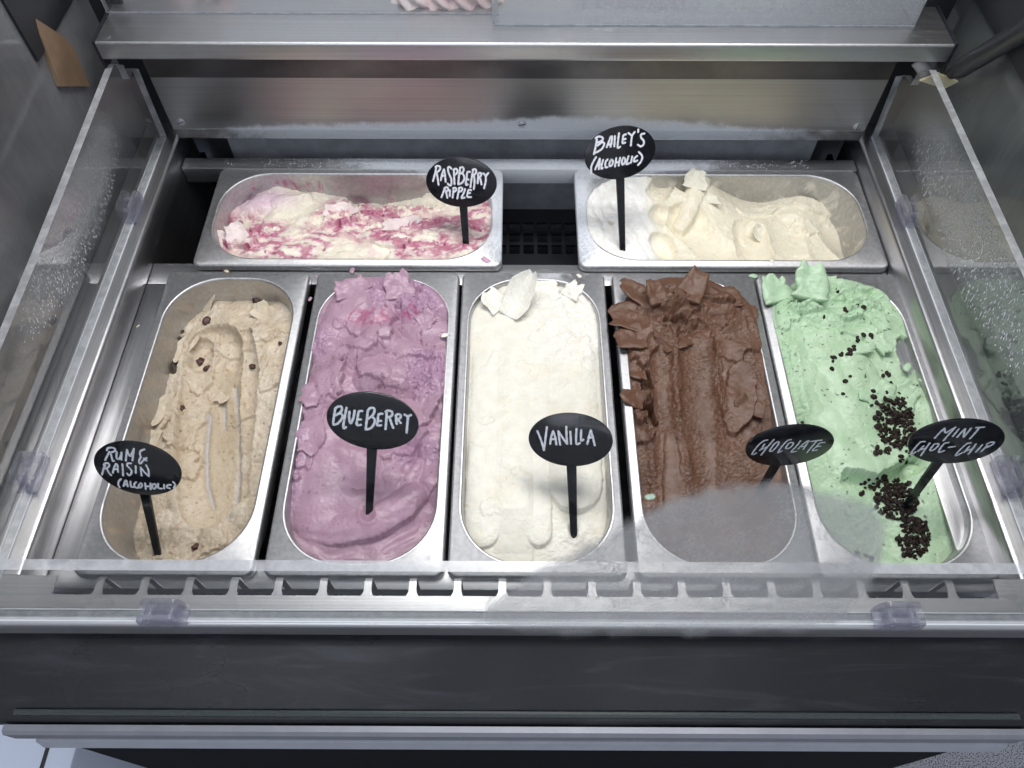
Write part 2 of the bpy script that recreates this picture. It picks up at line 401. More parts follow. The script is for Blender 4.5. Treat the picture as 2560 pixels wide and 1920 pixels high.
# shelf
prof = fillet([(590, 163), (530, 163), (530, 182), (930, 182)], 2.0, 5)
sh = MB().prism(sheet(prof, 1.2), 'x', -459, 473)
fz(sh, 'shelf', M['steel'])
fz(MB().box(-446, 450, 584.0, 586.3, 101, 162, 0.4), 'dark_reflection_strip', M['reflected_band'])  # added dark strip that paints a reflected band on the back panel
for x0, x1 in ((-462.5, -459.5), (473.5, 476.5)):
    fz(MB().box(x0, x1, 529, 900, 150, 184.5), 'shelf_gasket', M['blackplastic'])
# end walls
fz(MB().box(-500, -494, -52, 1000, -30, 460), 'smoked_glass', M['end_l'])
fz(MB().box(502, 508, -52, 1000, -30, 460), 'smoked_glass', M['end_r'])
fz(MB().box(-493.8, -490.5, 470, 1000, 200, 460, 0.8), 'glass_frame', M['blackplastic'])
fz(MB().box(498.5, 501.8, 430, 1000, 206, 460, 0.8), 'glass_frame', M['blackplastic'])
# black ledge, trim and front
prof = fillet([(-53.2, 8), (-57, -4), (-118, -40), (-119, -48)], 6.0, 6)
fz(MB().prism(sheet(prof, 2.0), 'x', -508, 516), 'black_ledge', M['ledge'])
za, ya = -41, -119.6
XT0, XT1 = -446.0, 443.0
fz(MB().prism([(ya, za - 10), (ya, za), (ya - 5.0, za), (ya - 8, za - 3.5), (ya - 8, za - 24), (ya, za - 24)], 'x', XT0, XT1), 'trim_rail', M['alu'], 20)
fz(MB().prism([(ya - 0.5, za - 25), (ya - 10.0, za - 25), (ya - 13.0, za - 42), (ya - 0.5, za - 42)], 'x', XT0 + 18, XT1 - 6), 'trim_strip', M['alu_lt'], 20)
fz(MB().box(-452, 450, -118, -110, -850, -58), 'fascia_panel', M['frontblack'])
for x0, x1 in ((-452, -446), (444, 450)):
    fz(MB().box(x0, x1, -109.5, 640, -850, -60), 'cabinet_panel', M['frontblack'])

# ------------------------------------------------------------------ pans
def rr_loop(hx, hy, r, z, na=12, ns=5):
    pts = []
    for cx, cy, a0 in ((hx - r, hy - r, 0), (-hx + r, hy - r, 90), (-hx + r, -hy + r, 180), (hx - r, -hy + r, 270)):
        arc = [(cx + r * math.cos(math.radians(a0 + 90 * k / na)), cy + r * math.sin(math.radians(a0 + 90 * k / na)), z) for k in range(na + 1)]
        if pts:
            p, q = pts[-1], arc[0]; pts += [tuple(p[i] + (q[i] - p[i]) * k / (ns + 1) for i in range(3)) for k in range(1, ns + 1)]
        pts += arc
    p, q = pts[-1], pts[0]; pts += [tuple(p[i] + (q[i] - p[i]) * k / (ns + 1) for i in range(3)) for k in range(1, ns + 1)]
    return pts
PW, PL, DEPTH = 82.5, 182.0, 86.0         # half width, half length, depth
OW, OL, OR = 72.5, 170.0, 58.0            # opening
def pan_mesh():
    L = [rr_loop(PW, PL, 9, -9.0), rr_loop(PW + .5, PL + .5, 9.5, -8.2), rr_loop(PW, PL, 9, -2.2), rr_loop(PW - .7, PL - .7, 8.6, -0.7), rr_loop(PW - 2.2, PL - 2.2, 8, 0.0),
         rr_loop(OW + 3.4, OL + 3.4, OR + 3, 0.0), rr_loop(OW + 2.0, OL + 2.0, OR + 2, 0.75), rr_loop(OW + .7, OL + .7, OR + .7, 0.9), rr_loop(OW - .4, OL - .4, OR, 0.2), rr_loop(OW - .8, OL - .8, OR, -2.0)]
    for k in (0.25, 0.5, 0.75): L.append(rr_loop(OW - .8 - 9 * k, OL - .8 - 9 * k, OR - 8 * k, -2 - (DEPTH - 14) * k))
    L += [rr_loop(OW - 10, OL - 10, OR - 9, -DEPTH + 10), rr_loop(OW - 13, OL - 13, OR - 12, -DEPTH + 3), rr_loop(OW - 19, OL - 19, OR - 16, -DEPTH)]
    return MB().loops(L, cap_end=True).mesh('gelato_pan')
def wall_sd(x, y, z, hw=OW, hl=OL):
    """signed distance to the pan's inner wall at height z (negative inside)"""
    k = np.clip(-z / DEPTH, 0, 1); sh = 0.8 + 9 * k + np.clip((k - 0.88) / 0.12, 0, 1) ** 2 * 9
    hx, hy, r = hw - sh, hl - sh, np.maximum(OR - 8 * k, 5)
    qx, qy = np.abs(x) - hx + r, np.abs(y) - hy + r
    return np.minimum(np.maximum(qx, qy), 0) + np.sqrt(np.maximum(qx, 0) ** 2 + np.maximum(qy, 0) ** 2) - r
PANME = pan_mesh(); shade(PANME, 50)
# name: (centre x, centre y, turned?)
PANS = {'rum': (-323.5, 182.0, 0), 'blue': (-149.4, 182.0, 0), 'van': (19.2, 182.0, 0), 'choc': (192.6, 181.0, 0), 'mint': (359.6, 181.5, 0),
        'rasp': (-200.0, 455.0, 1), 'bai': (255.5, 455.0, 1)}
PLAB = {'rum': 'steel pan of beige rum and raisin ice cream, leftmost of the front row',
        'blue': 'steel pan holding purple blueberry ice cream, second from left in the front row',
        'van': 'steel pan holding white vanilla ice cream, in the middle of the front row',
        'choc': 'steel pan holding brown chocolate ice cream, between vanilla and mint pans',
        'mint': 'steel pan holding green mint ice cream, rightmost of the front row',
        'rasp': 'long steel pan holding raspberry ripple ice cream, left pan of the back row',
        'bai': 'long steel pan holding ivory cream ice cream, right pan of the back row'}
for k, (cx, cy, rot) in PANS.items():
    o = link('gelato_pan', PANME, M['pan'])
    o.location = (cx * MM, cy * MM, {'choc': 0.6, 'rasp': 0.9, 'bai': 0.9}.get(k, 0) * MM)
    o.rotation_euler = (0, 0, math.pi / 2 if rot else 0)
    tag(o, PLAB[k], 'pan', 'steel gelato pans in the freezer')

# ------------------------------------------------------------------ noise and height-field tools
def _h(ix, iy, seed):
    n = (ix.astype(np.int64) * 374761393 + iy.astype(np.int64) * 668265263 + seed * 974634777) & 0xFFFFFFFF
    n = ((n ^ (n >> 13)) * 1274126177) & 0xFFFFFFFF
    return ((n ^ (n >> 16)) & 0xFFFF) / 65535.0 * 2 * np.pi
def pn(x, y, seed=0):
    ix, iy = np.floor(x), np.floor(y); fx, fy = x - ix, y - iy
    u, v = fx * fx * fx * (fx * (fx * 6 - 15) + 10), fy * fy * fy * (fy * (fy * 6 - 15) + 10)
    def g(dx, dy):
        a = _h(ix + dx, iy + dy, seed); return np.cos(a) * (fx - dx) + np.sin(a) * (fy - dy)
    a, b, c, d = g(0, 0), g(1, 0), g(0, 1), g(1, 1)
    return 1.4 * ((a + (b - a) * u) * (1 - v) + (c + (d - c) * u) * v)
def fbm(x, y, s, seed=0, o=4, g=0.5):
    t = 0; a = 1.0
    for k in range(o): t = t + a * pn(x / s * 2 ** k + 17.3 * k, y / s * 2 ** k - 9.1 * k, seed + k); a *= g
    return t
def ridged(x, y, s, seed=0, o=4, g=0.55):
    t = 0; a = 1.0
    for k in range(o): t = t + a * (1 - 2 * np.abs(pn(x / s * 2 ** k + 5.7 * k, y / s * 2 ** k + 3.3 * k, seed + k))); a *= g
    return t
def ss(a, b, x):
    t = np.clip((x - a) / (b - a), 0, 1); return t * t * (3 - 2 * t)
def px(*pts, z=-8):
    return [tuple(at_z(p[0], p[1], p[2] if len(p) > 2 else z)) for p in pts]
def rbf(X, Y, pts, sig=26):
    num = 0; den = 1e-9
    for x, y, z in pts:
        w_ = np.exp(-((X - x) ** 2 + (Y - y) ** 2) / (2 * sig * sig)) + 1e-7 / (1 + ((X - x) ** 2 + (Y - y) ** 2) / 1e4); num = num + w_ * z; den = den + w_
    return num / den
def pline(X, Y, pts):
    """distance to a polyline, position 0..1 along it, height interpolated from the points, signed side"""
    best = np.full(X.shape, 1e9); T = np.zeros(X.shape); Z = np.zeros(X.shape); S = np.zeros(X.shape)
    P = [np.array(p, float) for p in pts]; ln = [np.linalg.norm(P[i + 1][:2] - P[i][:2]) for i in range(len(P) - 1)]; tot = sum(ln); acc = 0
    for i in range(len(P) - 1):
        a, b = P[i], P[i + 1]; d = b[:2] - a[:2]; L2 = d @ d + 1e-9
        t = np.clip(((X - a[0]) * d[0] + (Y - a[1]) * d[1]) / L2, 0, 1)
        dx, dy = X - a[0] - t * d[0], Y - a[1] - t * d[1]; q = np.sqrt(dx * dx + dy * dy); m = q < best
        best = np.where(m, q, best); T = np.where(m, (acc + t * ln[i]) / tot, T); Z = np.where(m, a[2] + t * (b[2] - a[2]), Z)
        S = np.where(m, np.sign(d[0] * dy - d[1] * dx), S); acc += ln[i]
    return best, T, Z, S
def smin(a, b, k):
    h = np.clip(0.5 + 0.5 * (b - a) / k, 0, 1); return b + (a - b) * h - k * h * (1 - h)
def smax(a, b, k): return -smin(-a, -b, k)
def capsule(X, Y, H, pts, w_, k=0.35, sm=0.8, wob=1.2, seed=1, wend=None):
    """a rounded rope of ice cream laid along a path; its edges stay crisp"""
    d, T, Z, S = pline(X, Y, pts)
    d = d + wob * fbm(X, Y, 14, seed, 3)
    ww = w_ if wend is None else w_ + (wend - w_) * T
    q = np.clip(d / ww, 0, 1); top = Z - ww * k * (1 - np.sqrt(1 - np.minimum(q, 0.999) ** 2))
    return np.where(q < 1, smax(H, top, sm), H)
def scoop(X, Y, H, pts, R, sm=0.6, wob=1.0, seed=2, k=1.0, wend=None):
    """a cut left by a round scoop dragged along a path"""
    d, T, Z, S = pline(X, Y, pts)
    d = d + wob * fbm(X, Y, 10, seed, 3)
    RR = R if wend is None else R + (wend - R) * T
    q = np.clip(d / RR, 0, 0.999); fl_ = Z + RR * k * (1 - np.sqrt(1 - q * q))
    return np.where(d < RR, smin(H, fl_, sm), H)
def blob(X, Y, p, rx, ry=None, z=-8, soft=0.5):
    c = at_z(p[0], p[1], z); ry = ry or rx
    r = np.sqrt(((X - c[0]) / rx) ** 2 + ((Y - c[1]) / ry) ** 2)
    return 1 - ss(1 - soft, 1 + soft, r)
def flap(X, Y, H, p, rx, ry, ang, lift, tilt=0.0, seed=3, edge=0.10, wob=0.35, z=-8):
    """a torn flap with a crisp raised edge; tilt raises one end"""
    c = at_z(p[0], p[1], z); a = math.radians(ang); dx, dy = X - c[0], Y - c[1]
    u, v = (dx * math.cos(a) + dy * math.sin(a)) / rx, (-dx * math.sin(a) + dy * math.cos(a)) / ry
    r = np.sqrt(u * u + v * v) + wob * fbm(X, Y, max(rx, ry) * .7, seed, 4)
    return H + (1 - ss(1 - edge, 1, r)) * (lift + tilt * u) * np.clip(1.15 - 0.3 * (1 - np.clip(r, 0, 1)), 0, 2)
def tears(X, Y, ang, lx, ly, seed, thr=0.25):
    """short crescent cracks lying across the direction of the scoop"""
    a = math.radians(ang); wx, wy = X + 2.0 * pn(X / 9, Y / 9, seed + 50), Y + 2.0 * pn(X / 9, Y / 9, seed + 51)
    u, v = wx * math.cos(a) + wy * math.sin(a), -wx * math.sin(a) + wy * math.cos(a)
    n = pn(u / lx, v / ly, seed) + 0.5 * pn(u / lx * 2.1, v / ly * 2.1, seed + 1)
    return np.clip(n - thr, 0, 0.6)
def crumbs(X, Y, seed, s=5.0):
    return np.clip(ridged(X + 2 * pn(X / 7, Y / 7, seed), Y + 2 * pn(X / 7, Y / 7, seed + 9), s, seed, 4, 0.6) - 0.2, -1.2, 1.4)

def facets(X, Y, s, seed, curv=0.012, tilt=0.22, warp=0.25):
    """overlapping slabs pushed by a spatula: tilted domes that meet in crisp creases"""
    X, Y = X + warp * s * fbm(X, Y, s * 1.1, seed + 60, 3), Y + warp * s * fbm(X, Y, s * 1.1, seed + 61, 3)
    ix, iy = np.floor(X / s), np.floor(Y / s); out = np.full(X.shape, -1e9)
    for dx in (-1, 0, 1):
        for dy in (-1, 0, 1):
            jx, jy = ix + dx, iy + dy; a, b, c, d = (_h(jx, jy, seed + k) / (2 * np.pi) for k in range(4))
            ux, uy = X - (jx + .5 + .8 * (a - .5)) * s, Y - (jy + .5 + .8 * (b - .5)) * s
            out = np.maximum(out, (c - .5) * .12 * s + tilt * (np.cos(d * 6.283) * ux + np.sin(d * 6.283) * uy) - curv * (ux * ux + uy * uy))
    return out

def ice_mat(name, rough=0.45, sss=0.25, rad=(1.0, 0.8, 0.6), scale=0.003, grain=0.15, gscale=1500):
    t = NT(name)
    c = t.n('ShaderNodeAttribute', _attribute_name='Col').outputs['Color']
    v = t.noise(t.mapped((90,) * 3), 1, 4, 0.6)
    col = t.n('ShaderNodeHueSaturation', Color=c, Value=t.ramp(v, 0.25, 0.75, 0.95, 1.04), Saturation=t.ramp(v, 0.2, 0.8, 1.04, 0.96)).outputs[0]
    g_ = t.noise(t.mapped((gscale,) * 3), 1, 3, 0.6)
    r_ = t.math('ADD', rough, t.math('MULTIPLY', t.math('SUBTRACT', t.noise(t.mapped((120,) * 3), 1, 3), 0.5), 0.35))
    kw = dict(Base__Color=col, Roughness=r_, Normal=t.bump(g_, grain, 0.0006))
    b = t.pr(**kw)
    b.inputs['Subsurface Weight'].default_value = sss; b.inputs['Subsurface Radius'].default_value = rad; b.inputs['Subsurface Scale'].default_value = scale
    b.inputs['Specular IOR Level'].default_value = 0.4
    return t.done(b)
FIELD = {}
def set_col(me, C):
    a = me.color_attributes.new('Col', 'FLOAT_COLOR', 'POINT'); a.data.foreach_set('color', np.c_[C, np.ones(len(C))].astype(np.float32).ravel())
STEP = 0.8
def ice(key, hf, cf, mat, label, spill=None):
    cx, cy, rot = PANS[key]; hw, hl = (OL, OW) if rot else (OW, OL)
    e = 12
    xs = np.arange(cx - hw - e, cx + hw + e, STEP); ys = np.arange(cy - hl - e, cy + hl + e, STEP)
    X, Y = np.meshgrid(xs, ys)
    H, extra = hf(X, Y)
    def sd(z):
        return wall_sd(Y - cy, X - cx, z) if rot else wall_sd(X - cx, Y - cy, z)
    s0 = sd(np.zeros_like(X))
    sp = np.zeros_like(X) if spill is None else spill(X, Y)
    # round the mass off where it stands above the rim
    cap_ = 1.0 + 9.0 * np.sqrt(np.clip((-s0 + sp) / 16.0, 0, 1)) + 40 * np.clip((-s0 + sp - 10) / 40.0, 0, 1)
    H = np.where(s0 > -30, smin(H, cap_, 2.0), H)
    H = np.maximum(H, -DEPTH - 3)
    s = sd(H)
    keep = (s < 2.2) | ((sp > 0) & (s0 < sp))
    H = np.where(s0 > 0.5, np.where(sp > 0, np.minimum(H, 0.9 + np.clip((sp - s0) * 1.2, -0.4, 6)), H), H)
    f = keep[:-1, :-1] & keep[1:, :-1] & keep[:-1, 1:] & keep[1:, 1:]
    ny, nx = X.shape; idx = np.arange(ny * nx).reshape(ny, nx)
    q = np.stack([idx[:-1, :-1][f], idx[:-1, 1:][f], idx[1:, 1:][f], idx[1:, :-1][f]], 1)
    used = np.unique(q); rem = np.full(ny * nx, -1); rem[used] = np.arange(len(used)); q = rem[q]
    jx, jy = 0.5 * pn(X / 3.1, Y / 3.1, 77), 0.5 * pn(X / 3.1, Y / 3.1, 78)
    V = np.stack([X + jx, Y + jy, H], -1).reshape(-1, 3)[used] * MM
    C = cf(X, Y, H, extra).reshape(-1, 3)[used]
    me = bpy.data.meshes.new('ice_cream'); me.vertices.add(len(V)); me.vertices.foreach_set('co', V.ravel())
    me.loops.add(q.size); me.loops.foreach_set('vertex_index', q.ravel().astype(np.int32))
    me.polygons.add(len(q)); me.polygons.foreach_set('loop_start', np.arange(0, q.size, 4, dtype=np.int32))
    me.update(calc_edges=True); me.validate(); me.update()
    me.polygons.foreach_set('use_smooth', np.ones(len(me.polygons), bool))
    set_col(me, C)
    o = link('ice_cream', me, mat); tag(o, label, 'ice cream', 'ice creams in the pans')
    gy, gx = np.gradient(H, STEP)
    FIELD[key] = (xs, ys, H, gx, gy)
    return o
def height(key, x, y):
    xs, ys, H, gx, gy = FIELD[key]; i = int(np.clip((y - ys[0]) / STEP, 0, len(ys) - 1)); j = int(np.clip((x - xs[0]) / STEP, 0, len(xs) - 1))
    return H[i, j], gx[i, j], gy[i, j]
def on_surface(key, X_, Y_, it=25):
    """the point of an ice cream surface that a line of sight through a photo point meets"""
    d = ray(X_, Y_); z = 0.0
    for _ in range(it):
        p = CAM + d * ((z - CAM[2]) / d[2]); z = 0.5 * z + 0.5 * height(key, p[0], p[1])[0]
    return p[0], p[1], height(key, p[0], p[1])[0]
def lerp3(a, b, t): return np.array(a)[None, None] * (1 - t[..., None]) + np.array(b)[None, None] * t[..., None]
def base_col(X, a): return np.broadcast_to(np.array(a, float), X.shape + (3,)).copy()
def mix_in(C, b, t): t = np.clip(t, 0, 1)[..., None]; return C * (1 - t) + np.array(b) * t

def curl(parent, mat, col, base, az, length, width, e0, e1, thick=2.2, cup=0.25, seed=0, twist=0.0, name='curl', prof=None, ragged=0.25, n=(36, 22), rough=1.0):
    """a shaved curl of ice cream: starts at base, heads along azimuth az, its slope turning from e0 to e1 degrees"""
    ns, nt = n; rnd = np.random.RandomState(seed)
    s = np.linspace(0, 1, ns); el = np.radians(e0 + (e1 - e0) * s); a = math.radians(az)
    ds = length / (ns - 1); run = np.concatenate([[0], np.cumsum(np.cos(el[:-1]) * ds)]); ris = np.concatenate([[0], np.cumsum(np.sin(el[:-1]) * ds)])
    f = np.array([math.cos(a), math.sin(a), 0]); l = np.array([-math.sin(a), math.cos(a), 0])
    wp = (lambda q: np.sqrt(np.clip(1 - (2 * q - 0.85) ** 2 * 0.75, 0.05, 1))) if prof == 'leaf' else (lambda q: 1.02 - 0.36 * q ** 2)
    S, T = np.meshgrid(s, np.linspace(-1, 1, nt), indexing='ij')
    side = np.where(T > 0, 7.7, -3.3)
    wd = width / 2 * wp(S) * (1 + ragged * (1.2 * fbm(S * 2.2 + seed, side + S * 0, 1.0, seed, 2) + .15 * fbm(S * 11 + seed, side + S * 0, 1.0, seed + 3, 2)))
    tip = 1 + ragged * (0.8 * fbm(T * 1.1 + seed * 3.1, S * 0 + 2.3, 1.0, seed + 5, 2) + 0.08 * fbm(T * 6 + seed, S * 0 + 5.3, 1.0, seed + 6, 2)) * S ** 2
    R_ = np.interp(S * tip, s, run) + (S * tip - np.clip(S * tip, 0, 1)) * length * math.cos(el[-1]); Z_ = np.interp(S * tip, s, ris) + (S * tip - np.clip(S * tip, 0, 1)) * length * math.sin(el[-1])
    nrm = np.stack([-np.sin(el), np.cos(el)], 1)
    cupz = cup * wd * T * T
    rough_ = rough * 1.3 * fbm(S * length, T * width / 2, 15, seed + 8, 3) + rough * .2 * crumbs(S * length, T * width / 2, seed + 11, 6)
    tw = np.radians(twist) * S
    lat = wd * T * np.cos(tw); up = wd * T * np.sin(tw)
    def surf(off):
        h = cupz + rough_ + off
        P = np.array(base)[None, None] + f * (R_ + nrm[:, None, 0] * h)[..., None] + l * lat[..., None]
        P[..., 2] += Z_ + nrm[:, None, 1] * h + up
        return P
    edge = np.clip(1 - np.abs(T) ** 6, 0.12, 1) * np.clip(1 - S ** 8, 0.15, 1)
    A, B = surf(thick / 2 * edge), surf(-thick / 2 * edge)
    V = np.concatenate([A.reshape(-1, 3), B.reshape(-1, 3)]); N = ns * nt; F = []
    for i in range(ns - 1):
        for j in range(nt - 1):
            k = i * nt + j; F += [(k, k + 1, k + nt + 1, k + nt), (N + k, N + k + nt, N + k + nt + 1, N + k + 1)]
    rim = [i * nt for i in range(ns)] + [(ns - 1) * nt + j for j in range(1, nt)] + [i * nt + nt - 1 for i in range(ns - 2, -1, -1)] + list(range(nt - 2, 0, -1))
    for a_, b_ in zip(rim, rim[1:] + rim[:1]): F.append((a_, b_, N + b_, N + a_))
    me = bpy.data.meshes.new(name); me.from_pydata((V * MM).tolist(), [], F); me.validate()
    bm = bmesh.new(); bm.from_mesh(me); bmesh.ops.recalc_face_normals(bm, faces=bm.faces[:]); bm.to_mesh(me); bm.free()
    c = np.array(col) * (1 + 0.05 * rnd.randn(len(V), 1)); set_col(me, np.clip(c, 0, 1))
    return link(name, me, mat, parent, True)
def pebble(name, r, seed, col_mat, flat=0.7, n=2, amp=0.25):
    bm = bmesh.new(); bmesh.ops.create_icosphere(bm, subdivisions=n, radius=1)
    rnd = np.random.RandomState(seed); o = rnd.rand(3) * 20
    for v in bm.verts:
        k = 1 + amp * float(fbm(np.array([v.co.x * 1.3 + o[0] + v.co.z]), np.array([v.co.y * 1.3 + o[1] - v.co.z]), 1.0, seed, 3)[0])
        v.co = Vector((v.co.x * r * k, v.co.y * r * k * 0.85, v.co.z * r * k * flat)) * MM
    me = bpy.data.meshes.new(name); bm.to_mesh(me); bm.free(); me.materials.append(col_mat)
    me.polygons.foreach_set('use_smooth', [True] * len(me.polygons)); return me

# ------------------------------------------------------------------ vanilla
def van_h(X, Y):
    H = rbf(X, Y, px((1230, 760, -5), (1440, 760, -5), (1340, 720, -3), (1200, 1000, -9), (1340, 1000, -10), (1480, 1000, -9), (1200, 1250, -14), (1340, 1250, -15),
                     (1470, 1250, -14), (1200, 1370, -20), (1330, 1385, -24), (1450, 1350, -27)))
    H = H - 2.0
    H = capsule(X, Y, H, px((1222, 860, -8), (1212, 1100, -9), (1203, 1325, -15)), 17, .20, 2.5, .8, 1)
    H = capsule(X, Y, H, px((1290, 840, -6), (1288, 1100, -8), (1283, 1270, -12), (1284, 1385, -22)), 19, .20, 2.5, .8, 2)
    H = capsule(X, Y, H, px((1352, 860, -7), (1350, 1100, -9), (1347, 1330, -17)), 12.5, .22, 2.5, .8, 3)
    H = capsule(X, Y, H, px((1428, 850, -6), (1437, 1100, -7), (1440, 1205, -8)), 27, .22, 1.5, .8, 4)
    rough_ = np.clip(blob(X, Y, (1340, 700), 70, 42) + .8 * blob(X, Y, (1480, 800), 30, 60) + .6 * blob(X, Y, (1400, 830), 40, 40) + .7 * blob(X, Y, (1450, 1350), 28, 18), 0, 1)
    H = H + rough_ * (1.8 * fbm(X, Y, 18, 5, 4) + .7 * crumbs(X, Y, 8, 9) + .3 * crumbs(X, Y, 9, 4))
    H = flap(X, Y, H, (1240, 900), 14, 9, 60, 1.0, .4, 4, .35); H = flap(X, Y, H, (1440, 880), 24, 16, 20, 1.0, .5, 6, .35); H = flap(X, Y, H, (1380, 960), 20, 26, 0, 0.8, .3, 16, .4)
    H = flap(X, Y, H, (1460, 740), 22, 16, 140, 2.0, .8, 8, .25); H = flap(X, Y, H, (1300, 820), 30, 14, 10, 1.0, .5, 9, .3)
    for i, (a, b) in enumerate(((1215, 1050), (1310, 920), (1385, 1130), (1480, 1020), (1300, 1180), (1230, 1260))):
        H = flap(X, Y, H, (a, b), 8 + i % 3 * 4, 5 + i % 2 * 4, 37 * i, .7, .3, 20 + i, .3, .5)
    H = H - 1.6 * tears(X, Y, 8, 5, 1.6, 11, .36) * ss(.0, .35, fbm(X, Y, 45, 31, 2) + .1)
    H = H + 0.5 * fbm(X, Y, 22, 12, 3) + 0.12 * fbm(X, Y, 4, 13, 3)
    d, T, Z, S = pline(X, Y, px((1431, 1325, -26), (1434, 1345, -28))); H = H - 3 * np.exp(-(d / 3.2) ** 2) + 1.4 * np.exp(-((d - 6) / 2.5) ** 2)
    return H, rough_
def van_c(X, Y, H, e):
    C = base_col(X, (0.80, 0.775, 0.68)); C = mix_in(C, (0.83, 0.815, 0.745), e * .7)
    return mix_in(C, (0.79, 0.74, 0.60), .5 * ss(.1, .6, fbm(X, Y, 40, 41, 3)))
M['van'] = ice_mat('vanilla_ice_cream', 0.42, 0.3)
VAN = ice('van', van_h, van_c, M['van'], 'white vanilla ice cream in smooth long ridges, with a shaved curl at the back', None)
vc = (0.84, 0.82, 0.74)
p = on_surface('van', 1275, 785)
curl(VAN, M['van'], vc, (p[0] - 2, p[1] - 4, p[2] - 1), 55, 60, 34, 15, 58, 3.4, 0.55, 3, 10, prof='leaf', ragged=.14, rough=.35)
p = on_surface('van', 1255, 770)
curl(VAN, M['van'], vc, (p[0], p[1], p[2] - 2), 140, 28, 30, 10, 35, 5, 0.3, 5, ragged=.2, rough=.6)
p = on_surface('van', 1430, 730)
curl(VAN, M['van'], vc, (p[0] - 4, p[1] - 6, p[2] - 4), 55, 22, 22, 10, 35, 5, 0.2, 7, ragged=.3)
p = on_surface('van', 1355, 740)
curl(VAN, M['van'], vc, (p[0], p[1] - 4, p[2] - 4), 80, 26, 34, 5, 25, 5, 0.2, 9, ragged=.3)

# ------------------------------------------------------------------ blueberry
def blue_h(X, Y):
    H = rbf(X, Y, px((820, 760, 0), (940, 710, 8), (1070, 760, 2), (800, 900, 0), (940, 900, 7), (1080, 900, 0), (780, 1050, -3), (930, 1050, 3), (1080, 1050, -5), (765, 1200, -7), (910, 1200, -4),
                     (1060, 1200, -12), (770, 1330, -15), (900, 1380, -20), (1030, 1330, -20)), 24)
    H = H + 2.2 * fbm(X, Y, 40, 3, 2)
    H = capsule(X, Y, H, px((900, 720, 8), (850, 790, 7), (830, 850, 4)), 28, .45, 1.0, 3, 21)
    H = capsule(X, Y, H, px((1000, 700, 11), (1015, 760, 8)), 17, .5, .8, 3, 22)
    H = flap(X, Y, H, (930, 830), 30, 34, 20, 4.42, 2.04, 23, .08, .45); H = flap(X, Y, H, (960, 930), 34, 22, -25, 3.74, -2.04, 24, .08, .5)
    H = flap(X, Y, H, (820, 960), 22, 30, 10, 4.42, 1.70, 25, .08, .4); H = flap(X, Y, H, (1010, 870), 22, 30, 60, 4.08, 1.70, 26, .08, .5)
    H = flap(X, Y, H, (900, 990), 26, 18, 30, 2.72, 1.36, 27, .1, .5); H = flap(X, Y, H, (1070, 1000), 16, 34, -15, 5.10, 1.70, 28, .08, .5)
    H = flap(X, Y, H, (780, 1100), 15, 40, 0, 4.25, 1.02, 29, .1, .4); H = flap(X, Y, H, (1000, 1110), 28, 16, 20, 4.08, 2.38, 33, .08, .5)
    H = scoop(X, Y, H, px((1020, 1170, -12), (1075, 1110, -10)), 9, .6, 1.5, 30)
    H = capsule(X, Y, H, px((830, 1000, 1), (810, 1150, -3), (790, 1290, -9)), 24, .30, 1.2, 1.0, 31)
    H = capsule(X, Y, H, px((740, 1300, -13), (830, 1318, -9), (925, 1300, -6), (1000, 1255, -5), (1060, 1180, -4), (1090, 1100, -3)), 17, .42, .8, .8, 32)
    # folds left by the spatula at the front
    d, T, Z, S = pline(X, Y, px((740, 1300, -13), (830, 1318, -9), (925, 1300, -6), (1000, 1255, -5), (1060, 1180, -4), (1090, 1100, -3)))
    fr = ss(2, 10, d) * (1 - ss(30, 44, d)) * (S < 0)
    H = H + fr * 0.7 * np.sin(d / 2.1 + 1.2 * fbm(X, Y, 30, 34, 2)) * ss(0, .4, fbm(X, Y, 40, 35, 2) + .25)
    smooth = np.clip(blob(X, Y, (860, 770), 34, 46) + blob(X, Y, (800, 1200), 30, 60) + blob(X, Y, (930, 1340), 80, 40), 0, 1)
    rough_ = np.clip(1 - smooth, 0, 1)
    cr = np.clip(blob(X, Y, (1050, 760), 26, 34) + blob(X, Y, (1070, 940), 22, 30) + .8 * blob(X, Y, (800, 870), 16, 18) + .8 * blob(X, Y, (960, 740), 12, 30) + .7 * blob(X, Y, (1040, 1130), 26, 14) + .6 * blob(X, Y, (740, 1150), 8, 60), 0, 1)
    H = H + cr * (2.0 * crumbs(X, Y, 36, 9) + .9 * crumbs(X, Y, 37, 3.8)) + rough_ * (1.1 * facets(X, Y, 33, 38) + .16 * facets(X, Y, 14, 52))
    H = H - 2.0 * rough_ * tears(X, Y, 12, 4.5, 1.6, 39, .30) * ss(.0, .4, fbm(X, Y, 30, 40, 2))
    H = H + .15 * fbm(X, Y, 3.5, 42, 3)
    d2, *_ = pline(X, Y, px((918, 1283, -10), (922, 1292, -10))); H = H - 4 * np.exp(-(d2 / 4.5) ** 2) + 1.2 * np.exp(-((d2 - 8) / 2.5) ** 2)
    return H, cr
def blue_c(X, Y, H, e):
    C = base_col(X, (0.40, 0.25, 0.325)); C = mix_in(C, (0.465, 0.305, 0.39), .8 * ss(-.2, .5, fbm(X, Y, 35, 44, 3)))
    C = mix_in(C, (0.40, 0.24, 0.38), e * .5)
    red = np.clip(blob(X, Y, (935, 815), 26, 12) + blob(X, Y, (1030, 795), 10, 10) + blob(X, Y, (775, 985), 8, 14), 0, 1) * ss(.35, .75, ridged(X, Y * .8, 16, 46, 3) - .45)
    C = mix_in(C, (0.40, 0.07, 0.17), .6 * red)
    return mix_in(C, (0.10, 0.05, 0.09), .8 * ss(.62, .75, fbm(X, Y, 3.2, 47, 2)) * ss(.1, .4, fbm(X, Y, 30, 48, 2)))
M['blue'] = ice_mat('blueberry_ice_cream', 0.32, 0.15, (0.9, 0.5, 0.8))
